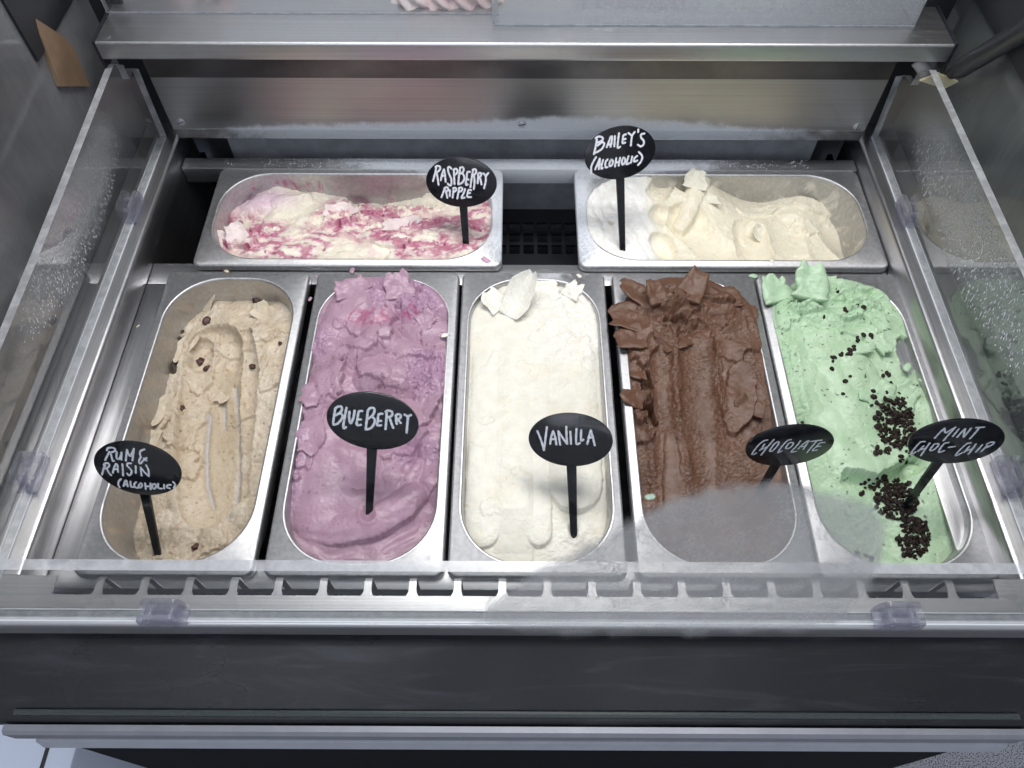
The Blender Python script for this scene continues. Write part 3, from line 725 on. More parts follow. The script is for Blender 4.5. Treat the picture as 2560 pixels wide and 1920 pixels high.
BLU = ice('blue', blue_h, blue_c, M['blue'], 'purple blueberry ice cream piled in torn folds, second pan from left', lambda X, Y: 4.5 * np.clip(blob(X, Y, (760, 1020), 22, 70) + blob(X, Y, (900, 690), 70, 20), 0, 1))
bc = (0.43, 0.275, 0.355)
for (a, b, az, ln, wd, e0, e1, sd_) in ((1000, 745, 100, 34, 34, 5, 40, 11), (890, 735, 120, 26, 44, 0, 20, 12), (1070, 1110, 60, 26, 24, 0, 30, 13), (800, 985, 175, 20, 34, -5, 5, 14), (790, 1105, 178, 18, 30, -5, 8, 15), (1065, 965, 20, 18, 26, 0, 30, 16), (1050, 810, 40, 20, 24, 5, 30, 17), (850, 850, 250, 22, 44, 8, -15, 18)):
    p = on_surface('blue', a, b); curl(BLU, M['blue'], bc, (p[0], p[1], p[2] - 3.0), az, ln, wd, e0, e1, 5.0, .2, sd_, 8, ragged=.22)

# ------------------------------------------------------------------ chocolate
def choc_h(X, Y):
    H = rbf(X, Y, px((1560, 770, 8), (1660, 720, 16), (1780, 740, 12), (1860, 780, 6), (1600, 860, 2), (1720, 850, 3), (1850, 860, 2), (1590, 970, -8), (1700, 980, -5), (1790, 980, -5), (1860, 980, -3),
                     (1600, 1100, -17), (1700, 1120, -12), (1800, 1120, -12), (1880, 1120, -9), (1610, 1260, -24), (1720, 1280, -20), (1830, 1280, -20), (1700, 1380, -26), (1850, 1380, -24)), 22)
    H = H + 1.8 * fbm(X, Y, 30, 53, 3)
    H = scoop(X, Y, H, px((1645, 880, -4), (1650, 1000, -11), (1660, 1130, -17), (1665, 1300, -25)), 16, .8, 1.6, 54, .55)
    H = scoop(X, Y, H, px((1738, 850, -3), (1745, 1000, -11), (1765, 1150, -17), (1790, 1350, -26)), 22, .8, 1.4, 55, .42)
    H = capsule(X, Y, H, px((1690, 1090, -12), (1688, 1200, -16), (1690, 1330, -21)), 12, .3, .8, 1.0, 56)
    H = flap(X, Y, H, (1846, 1000), 17, 46, -8, 6.08, 2.03, 57, .05, .3); H = flap(X, Y, H, (1830, 870), 26, 26, 30, 4.73, 2.70, 58, .06, .45)
    H = flap(X, Y, H, (1770, 740), 40, 22, -25, 6.75, 2.70, 59, .06, .4); H = flap(X, Y, H, (1690, 800), 26, 20, 60, 5.40, 3.38, 60, .06, .5)
    H = flap(X, Y, H, (1600, 880), 16, 24, 0, 6.75, 2.03, 61, .06, .4); H = flap(X, Y, H, (1590, 1010), 14, 22, 15, 8.10, 2.70, 62, .06, .4); H = flap(X, Y, H, (1600, 1075), 14, 16, 40, 6.75, 2.70, 63, .06, .5)
    H = scoop(X, Y, H, px((1612, 985, -24), (1606, 960, -20)), 7, .6, 1.5, 64); H = scoop(X, Y, H, px((1665, 812, 0), (1700, 805, 1)), 5, .6, 1.5, 65); H = scoop(X, Y, H, px((1735, 712, 6), (1722, 722, 6)), 6, .6, 1.5, 66)
    H = scoop(X, Y, H, px((1610, 1050, -30), (1622, 1075, -30)), 7, .6, 2, 67)
    ridge_ = 0
    for k, pth in enumerate((px((1688, 860), (1688, 1000), (1700, 1090)), px((1785, 880), (1800, 1020), (1812, 1200)), px((1722, 1130), (1728, 1250)), px((1620, 900), (1625, 1050), (1640, 1250)))):
        d, *_ = pline(X, Y, pth); ridge_ = np.maximum(ridge_, np.exp(-((d + 2 * fbm(X, Y, 8, 68 + k, 2)) / 4.5) ** 2))
    back = np.clip(blob(X, Y, (1700, 740), 90, 60), 0, 1)
    sm_ = np.clip(blob(X, Y, (1846, 1000), 15, 42) + blob(X, Y, (1690, 1220), 10, 45) + .8 * blob(X, Y, (1610, 840), 18, 14), 0, 1)
    H = H + ridge_ * (1.3 + 1.1 * crumbs(X, Y, 70, 5))
    H = H + back * (1.7 * facets(X, Y * 1.3, 30, 72) + .8 * crumbs(X, Y, 73, 10) + .6 * crumbs(X, Y, 74, 4.5)) + .9 * blob(X, Y, (1600, 1000), 22, 80) * facets(X, Y, 17, 71)
    H = H - 2.8 * (1 - sm_) * tears(X, Y, 6, 6.0, 1.35, 75, .14) * (1 - .5 * back) * ss(-.35, .2, fbm(X, Y, 35, 76, 2))
    H = H + (1 - sm_) * .22 * crumbs(X, Y, 77, 3.5) + .12 * fbm(X, Y, 3, 78, 2)
    return H, np.clip(back + ridge_, 0, 1)
def choc_c(X, Y, H, e):
    C = base_col(X, (0.126, 0.064, 0.039)); C = mix_in(C, (0.16, 0.083, 0.053), .8 * ss(-.2, .5, fbm(X, Y, 40, 79, 3)))
    C = mix_in(C, (0.115, 0.056, 0.034), e * .5)
    return mix_in(C, (0.45, 0.62, 0.50), blob(X, Y, (1622, 1250), 5, 3.2, -30, .2))
M['choc'] = ice_mat('chocolate_ice_cream', 0.46, 0.06, (0.8, 0.4, 0.25), 0.002)
CHO = ice('choc', choc_h, choc_c, M['choc'], 'brown chocolate ice cream heaped at the back with long scraped grooves', lambda X, Y: 6 * np.clip(blob(X, Y, (1560, 790), 30, 40) + blob(X, Y, (1700, 690), 70, 20) + .6 * blob(X, Y, (1880, 800), 10, 60), 0, 1))
cc = (0.135, 0.069, 0.043)
for (a, b, az, ln, wd, e0, e1, sd_, th) in ((1655, 755, 112, 30, 26, 8, 38, 31, 9), (1715, 745, 58, 40, 30, 5, 28, 32, 8), (1625, 790, 178, 44, 48, -2, 8, 33, 6), (1620, 745, 150, 34, 28, 5, 25, 34, 6), (1610, 835, 190, 32, 34, -8, 5, 35, 7),
                                          (1605, 1000, 175, 26, 24, 10, 40, 36, 8), (1612, 920, 186, 18, 30, -5, 10, 37, 6), (1850, 790, 50, 24, 34, 0, 15, 38, 5), (1872, 1030, 60, 18, 34, 0, 25, 39, 4), (1790, 760, 80, 30, 60, 0, 12, 40, 6), (1700, 830, 215, 30, 40, 10, -10, 41, 5)):
    p = on_surface('choc', a, b); curl(CHO, M['choc'], cc, (p[0], p[1], p[2] - 4), az, ln, wd, e0, e1, th, .25, sd_, 8, ragged=.13, rough=.8)

# ------------------------------------------------------------------ mint
def mint_h(X, Y):
    H = rbf(X, Y, px((1930, 740, 6), (2020, 710, 12), (2120, 740, 9), (2190, 800, 3), (2215, 860, -4), (2228, 930, -8), (1950, 860, 0), (2050, 850, 5), (2160, 860, 4), (1970, 1000, -10), (2060, 1000, -3), (2160, 980, 0), (2240, 1000, -8),
                     (1990, 1120, -18), (2080, 1120, -8), (2170, 1130, -8), (2260, 1130, -10), (2300, 1110, -6), (2010, 1260, -26), (2110, 1260, -22), (2200, 1240, -24), (2325, 1260, -10), (2040, 1360, -28), (2180, 1360, -30), (2335, 1360, -16), (2280, 1330, -26)) + [(426, 230, -6), (426, 190, -5), (426, 150, -6), (426, 110, -8), (424, 75, -11), (414, 40, -16)], 22)
    H = H + 1.6 * fbm(X, Y, 34, 83, 3)
    H = capsule(X, Y, H, px((2010, 860, 1), (2040, 960, -2), (2085, 1060, -4), (2140, 1150, -9)), 22, .32, .8, 1.0, 84, 27)
    H = capsule(X, Y, H, px((2130, 880, 5), (2160, 930, 4), (2180, 975, 0)), 20, .4, .8, 1.4, 85)
    H = capsule(X, Y, H, px((2150, 1060, -4), (2190, 1110, -7), (2200, 1150, -11)), 26, .5, .8, 1.2, 86)
    H = scoop(X, Y, H, px((2238, 885, -26), (2246, 945, -28)), 8, 1, 2, 87)
    H = capsule(X, Y, H, px((2240, 985, -6), (2275, 1010, -6), (2285, 1060, -10)), 17, .5, 1.0, 2, 88)
    H = capsule(X, Y, H, px((2240, 1010, -7), (2240, 1110, -8)), 16, .5, 1.0, 2, 98)
    H = scoop(X, Y, H, px((2110, 1210, -30), (2190, 1225, -32), (2270, 1180, -30)), 9, 1, 1.5, 89)
    H = capsule(X, Y, H, px((2010, 1200, -18), (2080, 1290, -22), (2120, 1380, -28)), 24, .3, .8, 1.0, 90)
    H = capsule(X, Y, H, px((2290, 1180, -20), (2320, 1260, -24), (2300, 1360, -28)), 12, .5, .8, 1.5, 91)
    top = np.clip(blob(X, Y, (2050, 760), 75, 42), 0, 1)
    left = blob(X, Y, (1960, 950), 18, 90)
    H = flap(X, Y, H, (2060, 790), 40, 14, -10, 4.20, 2.10, 92, .08, .5); H = flap(X, Y, H, (2000, 770), 24, 12, 25, 4.20, 2.10, 93, .08, .5); H = flap(X, Y, H, (2120, 830), 34, 16, -30, 3.50, 2.10, 94, .08, .5); H = flap(X, Y, H, (1950, 800), 16, 22, 0, 4.20, 1.40, 95, .08, .5)
    H = H + top * (1.8 * facets(X, Y * 1.9, 26, 96) + 1.5 * crumbs(X, Y * 1.7, 97, 10) + .7 * crumbs(X, Y * 1.5, 87, 4.5)) + .25 * facets(X, Y, 40, 95) * (1 - top) + .9 * left * crumbs(X, Y, 99, 6)
    d, *_ = pline(X, Y, px((1985, 880), (2005, 980), (2030, 1080), (2080, 1170))); H = H + np.exp(-((d + 2 * fbm(X, Y, 9, 100, 2)) / 4) ** 2) * (.8 + .8 * crumbs(X, Y, 101, 5))
    sm_ = np.clip(blob(X, Y, (2070, 1040), 20, 55) + blob(X, Y, (2160, 930), 20, 26) + blob(X, Y, (2170, 1130), 30, 20) + blob(X, Y, (2080, 1300), 30, 50), 0, 1)
    H = H - 1.8 * (1 - sm_) * tears(X, Y, 8, 5, 1.7, 102, .28) + (1 - sm_) * .15 * crumbs(X, Y, 103, 4) + .12 * fbm(X, Y, 3, 104, 2)
    return H, np.clip(top + left, 0, 1)
def mint_c(X, Y, H, e):
    C = base_col(X, (0.44, 0.60, 0.40)); C = mix_in(C, (0.51, 0.665, 0.47), .8 * ss(-.2, .5, fbm(X, Y, 35, 105, 3)))
    C = mix_in(C, (0.36, 0.55, 0.34), e * .4)
    sp = ss(.55, .66, fbm(X, Y, 4.6, 106, 2)) * ss(.0, .3, fbm(X, Y, 26, 107, 2) + .15 * e)
    return mix_in(C, (0.05, 0.045, 0.035), .9 * sp)
M['mint'] = ice_mat('mint_ice_cream', 0.38, 0.25, (0.7, 1.0, 0.75))
MNT = ice('mint', mint_h, mint_c, M['mint'], 'pale green mint ice cream strewn with dark chocolate chips, rightmost front pan', lambda X, Y: 5 * np.clip(blob(X, Y, (2000, 690), 90, 22) + blob(X, Y, (2200, 790), 14, 40), 0, 1))
mc = (0.46, 0.63, 0.43)
for (a, b, az, ln, wd, e0, e1, sd_, th) in ((1955, 750, 108, 32, 36, 8, 38, 51, 9), (2025, 745, 78, 40, 40, 10, 42, 52, 10), (2060, 735, 35, 30, 26, 5, 25, 53, 5), (2180, 805, 30, 20, 34, 0, 15, 54, 5), (2180, 965, 300, 24, 40, 5, -25, 55, 6), (2250, 1005, 40, 26, 28, 5, 40, 56, 7), (2110, 880, 10, 34, 14, 8, 8, 57, 6), (2190, 860, 20, 16, 30, 0, 20, 58, 5)):
    p = on_surface('mint', a, b); curl(MNT, M['mint'], mc, (p[0], p[1], p[2] - 3.5), az, ln, wd, e0, e1, th, .2, sd_, 8, ragged=.22)
M['chip'] = plain('dark_chocolate_chip', (0.020, 0.012, 0.009), 0.6, 0, 0.25, var=0.5, vscale=160)
def chip_mesh(k):
    n = 9; L = [[(r * math.cos(2 * math.pi * i / n) * (1 + .08 * math.sin(i * 3 + k)), r * math.sin(2 * math.pi * i / n) * 0.92, z) for i in range(n)] for r, z in ((1.7, -.9), (2.95, -.4), (3.0, .3), (2.1, 1.0), (.7, 1.6))]
    mb = MB(); mb.loops(L, cap_end=True); mb.add(L[0], [tuple(range(n))[::-1]]); me = mb.mesh('chocolate_chip'); me.materials.append(M['chip']); me.polygons.foreach_set('use_smooth', [True] * len(me.polygons)); return me
CHIPS = [chip_mesh(k) for k in range(4)]
rnd = random.Random(5)
def chip(a, b, lift=0.0):
    x, y, z = on_surface('mint', a, b, 18)
    if wall_sd(np.array(x - PANS['mint'][0]), np.array(y - PANS['mint'][1]), np.array(min(z, 0.0))) > -3: return
    _, gx, gy = height('mint', x, y)
    o = link('chocolate_chip', rnd.choice(CHIPS), M['chip'], MNT)
    nrm = Vector((-max(-1.2, min(1.2, gx)), -max(-1.2, min(1.2, gy)), 1)).normalized(); nrm = (nrm + Vector((rnd.uniform(-.5, .5), rnd.uniform(-.5, .5), 0))).normalized()
    o.rotation_mode = 'QUATERNION'; o.rotation_quaternion = nrm.to_track_quat('Z', 'Y') @ Matrix.Rotation(rnd.uniform(0, 6.28), 3, 'Z').to_quaternion()
    o.location = (x * MM, y * MM, (z + .5 + lift) * MM); s = rnd.uniform(.65, 1.15); o.scale = (s, s * rnd.uniform(.75, 1), s * rnd.uniform(.7, 1))
def chips(cx, cy, rx, ry, n, ang=0, lift=1.2):
    for _ in range(n):
        r, t = math.sqrt(rnd.random()), rnd.uniform(0, 6.28); u, v = r * rx * math.cos(t), r * ry * math.sin(t); a = math.radians(ang)
        chip(cx + u * math.cos(a) - v * math.sin(a), cy + u * math.sin(a) + v * math.cos(a), rnd.uniform(0, lift))
chips(2236, 1055, 50, 66, 84, -8, 2.6); chips(2262, 995, 34, 22, 14); chips(2205, 1128, 26, 12, 10); chips(2180, 1000, 20, 22, 8)
chips(2240, 1255, 58, 46, 72, 12, 2.6); chips(2282, 1345, 40, 52, 40, 25, 2.0); chips(2225, 1205, 50, 14, 12); chips(2215, 960, 14, 28, 7)
chips(2115, 882, 40, 8, 9, -20, .2); chips(2160, 845, 26, 12, 8, -10, .2); chips(2170, 1220, 30, 40, 6, 0, .1); chips(2120, 930, 60, 60, 5, 0, -.3); chips(1990, 1000, 30, 120, 7, 0, -.4); chips(2100, 760, 80, 40, 8, 0, -.4); chips(1990, 1205, 24, 8, 6); chips(2170, 1385, 30, 12, 3)

# the rest of the crumbs, too many and too small to pick apart
def crumb_mass():
    mb = MB(); r2 = random.Random(9)
    for cx, cy, rx, ry, n in ((2236, 1055, 46, 64, 150), (2240, 1255, 54, 46, 170), (2284, 1345, 40, 54, 130), (2200, 1210, 60, 14, 30), (2262, 1130, 14, 40, 24)):
        for _ in range(n):
            q, t_ = math.sqrt(r2.random()), r2.uniform(0, 6.28); x, y, z = on_surface('mint', cx + q * rx * math.cos(t_), cy + q * ry * math.sin(t_), 18)
            if wall_sd(np.array(x - PANS['mint'][0]), np.array(y - PANS['mint'][1]), np.array(min(z, 0.0))) > -3: continue
            k = r2.uniform(.55, 1.0); a0 = r2.uniform(0, 6.28); c = (x, y, z + r2.uniform(0, 1.6)); tx, ty = r2.uniform(-.5, .5), r2.uniform(-.5, .5)
            ring = [(c[0] + 2.5 * k * math.cos(a0 + i * 1.0472), c[1] + 2.2 * k * math.sin(a0 + i * 1.0472), c[2] + 2 * k * (tx * math.cos(a0 + i * 1.0472) + ty * math.sin(a0 + i * 1.0472))) for i in range(6)]
            mb.add(ring + [(c[0], c[1], c[2] + 1.5 * k), (c[0], c[1], c[2] - 1.2 * k)], [(i, (i + 1) % 6, 6) for i in range(6)] + [((i + 1) % 6, i, 7) for i in range(6)])
    return mb
o = crumb_mass().build('chocolate_crumb', M['chip'], MNT, True); o['kind'] = 'stuff'

# ------------------------------------------------------------------ rum and raisin
def rum_h(X, Y):
    H = rbf(X, Y, px((500, 775, -34), (560, 760, -28), (640, 770, -34), (715, 785, -22), (470, 850, -40), (560, 820, -26), (690, 850, -20), (430, 960, -40), (510, 900, -34), (680, 950, -18), (390, 1050, -42), (480, 1050, -36), (660, 1080, -22),
                     (350, 1150, -42), (440, 1180, -40), (640, 1200, -30), (330, 1290, -52), (430, 1290, -46), (560, 1330, -48), (620, 1280, -38), (320, 1370, -56), (440, 1385, -50), (540, 1390, -52), (290, 1300, -64)) + [(-388, 350, -48), (-320, 352, -40), (-265, 350, -27)], 20)
    H = H + 1.8 * fbm(X, Y, 24, 123, 3)
    H = scoop(X, Y, H, px((545, 895, -52), (540, 1000, -60), (533, 1150, -65), (540, 1265, -66)), 34, .8, 1.2, 124, .48, 32)
    H = scoop(X, Y, H, px((612, 860, -36), (630, 960, -42), (622, 1100, -50), (602, 1250, -56)), 14, 1.0, 1.0, 125, .6)
    H = scoop(X, Y, H, px((518, 885, -58), (510, 925, -62)), 13, .8, 1.2, 126, .8); H = scoop(X, Y, H, px((590, 880, -54), (586, 925, -60)), 11, .8, 1.2, 127, .8)
    # slots scraped down to the bare pan
    SL = np.zeros_like(X)
    for pth, wd in ((px((605, 1000, -80), (618, 1090, -80), (615, 1200, -80), (600, 1330, -82)), 3.4), (px((537, 1060, -80), (528, 1160, -80), (530, 1230, -80), (545, 1285, -80)), 3.0), (px((572, 1010, -80), (574, 1090, -80)), 2.6)):
        d, T, Z, S = pline(X, Y, pth); d = d + .8 * fbm(X, Y, 9, 128, 2); H = np.minimum(H, H - 3.2 * np.exp(-(d / wd) ** 2)); SL = np.maximum(SL, np.exp(-(d / (wd * .75)) ** 4))
    d, T, Z, S = pline(X, Y, px((455, 850, -40), (437, 935, -44))); H = H - 16 * np.exp(-(d / 2.6) ** 4)
    d, T, Z, S = pline(X, Y, px((425, 1060, -44), (385, 1120, -48))); H = H - 12 * np.exp(-(d / 3.0) ** 4)
    H = flap(X, Y, H, (480, 870), 14, 34, -15, 3.90, 1.30, 129, .08, .4); H = flap(X, Y, H, (440, 1000), 14, 36, -15, 3.90, -1.30, 130, .08, .4); H = flap(X, Y, H, (410, 1110), 18, 20, -15, 3.90, 1.30, 131, .08, .4); H = flap(X, Y, H, (690, 900), 14, 40, -12, 3.25, 1.30, 132, .1, .4)
    H = flap(X, Y, H, (600, 820), 40, 14, 0, 3.90, 1.30, 133, .08, .4); H = flap(X, Y, H, (420, 1320), 40, 18, 10, 2.60, 1.04, 134, .1, .4); H = flap(X, Y, H, (570, 990), 16, 10, 10, 2.60, 1.04, 135, .1, .5)
    tr = np.clip(blob(X, Y, (560, 1080), 28, 95, -60), 0, 1)
    H = H + (1 - .75 * tr) * (.6 * facets(X, Y, 22, 136) + .55 * crumbs(X, Y, 135, 8) + .35 * crumbs(X, Y, 137, 3.8)) - 1.3 * tears(X, Y, 10, 4, 1.6, 138, .32) + .4 * fbm(X, Y, 9, 139, 3)
    return H, (tr, SL)
def rum_c(X, Y, H, e):
    e, SL = e
    C = base_col(X, (0.59, 0.495, 0.37)); C = mix_in(C, (0.66, 0.575, 0.455), .9 * ss(-.2, .5, fbm(X, Y, 32, 140, 3)) * (1 - .5 * e)); C = mix_in(C, (0.56, 0.455, 0.315), .5 * e)
    C = mix_in(C, (0.20, 0.11, 0.06), .75 * ss(.62, .74, fbm(X, Y * .8, 3.4, 141, 2)) * ss(-.2, .3, fbm(X, Y, 18, 142, 2)))
    C = mix_in(C, (0.42, 0.22, 0.14), .35 * ss(.4, .7, fbm(X, Y, 7, 143, 2)))
    return mix_in(C, (0.52, 0.50, 0.49), .85 * SL)
M['rum'] = ice_mat('rum_raisin_ice_cream', 0.42, 0.25)
RUM = ice('rum', rum_h, rum_c, M['rum'], 'beige rum and raisin ice cream, half eaten, with a long scooped trench', None)
rc = (0.63, 0.54, 0.41)
p = on_surface('rum', 512, 775); curl(RUM, M['rum'], rc, (p[0] - 6, p[1], p[2] - 3), 78, 44, 34, 40, 34, 3.0, .3, 61, 0, prof='leaf', rough=.5)
for (a, b, az, ln, wd, e0, e1, sd_) in ((650, 800, 60, 22, 34, 5, 30, 62), (470, 880, 150, 18, 40, 10, 40, 63), (415, 1030, 165, 16, 44, 10, 40, 64), (565, 985, 250, 16, 18, 10, 35, 65), (390, 1110, 165, 16, 30, 10, 40, 66)):
    p = on_surface('rum', a, b); curl(RUM, M['rum'], rc, (p[0], p[1], p[2] - 2), az, ln, wd, e0, e1, 2.4, .3, sd_, 6, ragged=.22)
t = NT('raisin_skin'); M['raisin'] = t.done(t.pr(Base__Color=t.mixc(t.ramp(t.noise(t.mapped((300,) * 3), 1, 3), .35, .65), (0.02, 0.010, 0.009), (0.11, 0.045, 0.035)), Roughness=0.35, Normal=t.bump(t.noise(t.mapped((700,) * 3), 1, 3), .8, .001)))
RAIS = [pebble('raisin', 4.6, k, M['raisin'], .65, 2, .5) for k in range(3)]
for k, (a, b, s) in enumerate(((476, 790, 1.25), (518, 803, 1.3), (642, 752, 1.3), (660, 770, .9), (502, 905, 1.35), (518, 922, 1.1), (632, 917, .95), (449, 1013, .95), (490, 1367, .9), (522, 757, .8), (455, 830, .7), (700, 860, .6))):
    x, y, z = on_surface('rum', a, b); o = link('raisin', RAIS[k % 3], M['raisin'], RUM); o.location = (x * MM, y * MM, (z + .3) * MM); o.rotation_euler = (.4 * math.sin(k), .5 * math.cos(k * 2), k * 1.3); o.scale = (s, s, s)

# ------------------------------------------------------------------ raspberry ripple
def rasp_h(X, Y):
    cp = px((560, 600, -22), (560, 640, -14), (640, 560, -20), (640, 630, -10), (760, 540, -18), (760, 620, -8), (880, 560, -20), (880, 630, -8), (1000, 560, -16), (1000, 630, -7), (1100, 580, -10), (1160, 620, -7), (1200, 560, -10), (1190, 500, -14), (920, 500, -36), (1050, 520, -26), (1000, 500, -34))
    H = rbf(X, Y, cp + [(-363, 522, -30), (-307, 524, -17), (-268, 524, -27), (-233, 524, -34), (-181, 524, -40), (-126, 524, -24), (-60, 522, -16), (-352, 500, -26), (-365, 470, -45)], 22)
    H = H + 2.2 * fbm(X, Y, 28, 153, 3)
    H = capsule(X, Y, H, px((590, 530, -24), (660, 500, -18), (750, 490, -18)), 16, .45, 1, 2, 154)
    H = scoop(X, Y, H, px((640, 610, -16), (700, 560, -22), (770, 520, -26)), 22, 1, 2, 155, .5)
    H = scoop(X, Y, H, px((900, 500, -44), (1000, 510, -42), (1090, 520, -34)), 16, 1, 2.5, 156, .6)
    H = flap(X, Y, H, (720, 560), 30, 20, 15, 3.75, 1.80, 157, .08, .4); H = flap(X, Y, H, (950, 590), 50, 14, -12, 4.50, 2.25, 158, .08, .4); H = flap(X, Y, H, (600, 590), 22, 16, 0, 6.00, 2.25, 159, .08, .45); H = flap(X, Y, H, (1120, 570), 30, 16, 0, 3.75, 1.80, 160, .08, .45); H = flap(X, Y, H, (850, 530), 26, 14, 30, 6.00, 3.00, 161, .08, .5)
    cr = np.clip(blob(X, Y, (840, 535), 28, 20, -20) + blob(X, Y, (1000, 520), 60, 16, -25) + blob(X, Y, (1000, 560), 70, 10, -18) + .7 * blob(X, Y, (640, 560), 30, 16) + .8 * blob(X, Y, (560, 590), 16, 20), 0, 1)
    H = H + cr * (2.4 * crumbs(X, Y, 162, 8) + .9 * crumbs(X, Y, 163, 3.8)) + .9 * facets(X, Y, 22, 164) - 2.0 * tears(X, Y, 20, 4.5, 1.6, 165, .28) + .15 * fbm(X, Y, 3.5, 166, 2)
    return H, cr
def rasp_c(X, Y, H, e):
    C = base_col(X, (0.86, 0.80, 0.67))
    wx, wy = X + 14 * fbm(X, Y, 40, 170, 3), Y + 12 * fbm(X, Y, 34, 171, 3)
    d = np.minimum.reduce([pline(wx, wy, q)[0] for q in (px((560, 520), (640, 560), (760, 640)), px((840, 540), (920, 570), (1000, 600), (1150, 620)), px((760, 640), (790, 600), (840, 545)), px((900, 470), (1000, 540), (1130, 560), (1210, 540)), px((1200, 480), (1190, 620)), px((540, 600), (570, 560)), px((860, 480), (960, 520)), px((620, 600), (700, 640)), px((980, 640), (1080, 600)))])
    zone = np.exp(-(d / 20) ** 2)
    st = ridged(X * .8 + .5 * Y + 6 * fbm(X, Y, 18, 179, 3), Y * 1.5 - .3 * X + 5 * fbm(X, Y, 18, 180, 3), 30, 177, 3, .5); fine = fbm(X, Y, 5, 178, 3)
    C = mix_in(C, (0.70, 0.45, 0.57), .6 * zone * ss(.1, 1.0, st))
    C = mix_in(C, (0.74, 0.52, 0.68), .7 * blob(X, Y, (640, 500), 46, 20, -22))
    C = mix_in(C, (0.42, 0.06, 0.16), .78 * zone * ss(.65, 1.25, st + .4 * fine))
    C = mix_in(C, (0.50, 0.16, 0.27), .8 * e * ss(-.05, .3, fbm(X, Y, 11, 175, 3)))
    return mix_in(C, (0.24, 0.02, 0.08), .85 * ss(.58, .70, fbm(X, Y, 7, 176, 2)) * zone)
M['rasp'] = ice_mat('raspberry_ripple_ice_cream', 0.42, 0.28)
RAS = ice('rasp', rasp_h, rasp_c, M['rasp'], 'cream raspberry ripple ice cream streaked with magenta sauce, back left pan', None)
rs = (0.80, 0.68, 0.66)
for (a, b, az, ln, wd, e0, e1, sd_) in ((600, 600, 120, 24, 26, 15, 40, 71), (560, 610, 150, 20, 26, 10, 50, 72), (850, 540, 100, 20, 40, 5, 30, 73), (960, 490, 80, 18, 44, 10, 35, 74), (1080, 480, 90, 16, 40, 10, 40, 75), (1010, 570, 110, 16, 50, 5, 25, 76)):
    p = on_surface('rasp', a, b); curl(RAS, M['rasp'], rs, (p[0], p[1], p[2] - 2), az, ln, wd, e0, e1, 2.4, .3, sd_, 6, ragged=.22)

# ------------------------------------------------------------------ cream liqueur
def bai_h(X, Y):
    cp = px((1500, 480, -5), (1500, 580, -5), (1560, 640, -6), (1600, 460, -4), (1660, 440, -3), (1620, 560, -5), (1700, 620, -12), (1760, 640, -10), (1830, 640, -12), (1950, 640, -14), (2080, 640, -18), (1760, 540, -24), (1850, 580, -26), (1960, 580, -28), (2060, 600, -30), (1720, 470, -8), (2100, 560, -44))
    H = rbf(X, Y, cp + [(237, 524, -3), (262, 524, -22), (289, 522, -30), (307, 522, -44), (333, 522, -42), (362, 522, -28), (394, 520, -26), (412, 505, -46), (230, 500, -6), (420, 480, -60), (418, 440, -62)], 20)
    H = H + .8 * fbm(X, Y, 30, 183, 3)
    H = scoop(X, Y, H, px((1640, 500, -18), (1660, 470, -18)), 15, .5, .8, 184, .75); H = scoop(X, Y, H, px((1655, 555, -22), (1650, 560, -22)), 17, .5, .8, 185, .75); H = scoop(X, Y, H, px((1650, 625, -22), (1660, 640, -22)), 16, .5, .8, 186, .75)
    H = scoop(X, Y, H, px((1705, 480, -24), (1735, 455, -24)), 17, .5, .8, 187, .8)
    H = scoop(X, Y, H, px((1720, 585, -34), (1790, 640, -30)), 34, .6, 1.0, 188, .7); H = scoop(X, Y, H, px((1870, 590, -38), (1880, 650, -34)), 24, .6, 1.0, 189, .7); H = scoop(X, Y, H, px((1960, 575, -40), (1980, 640, -34)), 30, .6, 1.2, 190, .6); H = scoop(X, Y, H, px((2040, 575, -38), (2060, 640, -36)), 26, .6, 1.2, 191, .55)
    H = capsule(X, Y, H, px((1752, 436, 1), (1738, 480, -4), (1722, 525, -12), (1700, 560, -20)), 15, .7, .6, 1.2, 204, 9)
    left = 1 - ss(-8, 20, X - at_z(1620, 540)[0])
    H = H + left * (1.0 * np.sin((X + .25 * Y + 7 * fbm(X, Y, 40, 192, 2)) / 2.3) * ss(-.3, .4, fbm(X, Y, 30, 193, 2)) + 1.2 * fbm(X, Y, 22, 205, 3) + .35 * crumbs(X, Y, 206, 5) + 2.5) + .3 * fbm(X, Y, 20, 194, 3)
    r_ = np.clip(1 - left, 0, 1) * ss(-.1, .4, fbm(X, Y, 26, 195, 2) + .1)
    H = flap(X, Y, H, (1900, 520), 30, 8, 8, 4.20, 1.40, 196, .1, .4, -30); H = flap(X, Y, H, (2030, 510), 34, 10, -10, 4.20, 1.40, 197, .1, .4, -30); H = flap(X, Y, H, (2020, 560), 22, 14, 0, 3.50, 1.40, 198, .1, .5, -30)
    H = H + r_ * (.45 * facets(X, Y, 24, 203) + .5 * crumbs(X, Y, 199, 8) + .35 * crumbs(X, Y, 200, 3.6)) - 1.0 * r_ * tears(X, Y, 20, 4, 1.5, 201, .3) + .1 * fbm(X, Y, 4, 202, 2)
    return H, left
def bai_c(X, Y, H, e):
    C = base_col(X, (0.86, 0.80, 0.64)); C = mix_in(C, (0.90, 0.89, 0.85), e)
    return mix_in(C, (0.50, 0.36, 0.20), .5 * np.clip(blob(X, Y, (1527, 560), 3.5, 3.5, -5) + .5 * blob(X, Y, (1535, 478), 5, 5, -5), 0, 1))
M['bai'] = ice_mat('cream_ice_cream', 0.40, 0.3)
BAI = ice('bai', bai_h, bai_c, M['bai'], 'ivory cream ice cream, smooth at one end and deeply scooped, back right pan', None)
bs = (0.86, 0.82, 0.69)
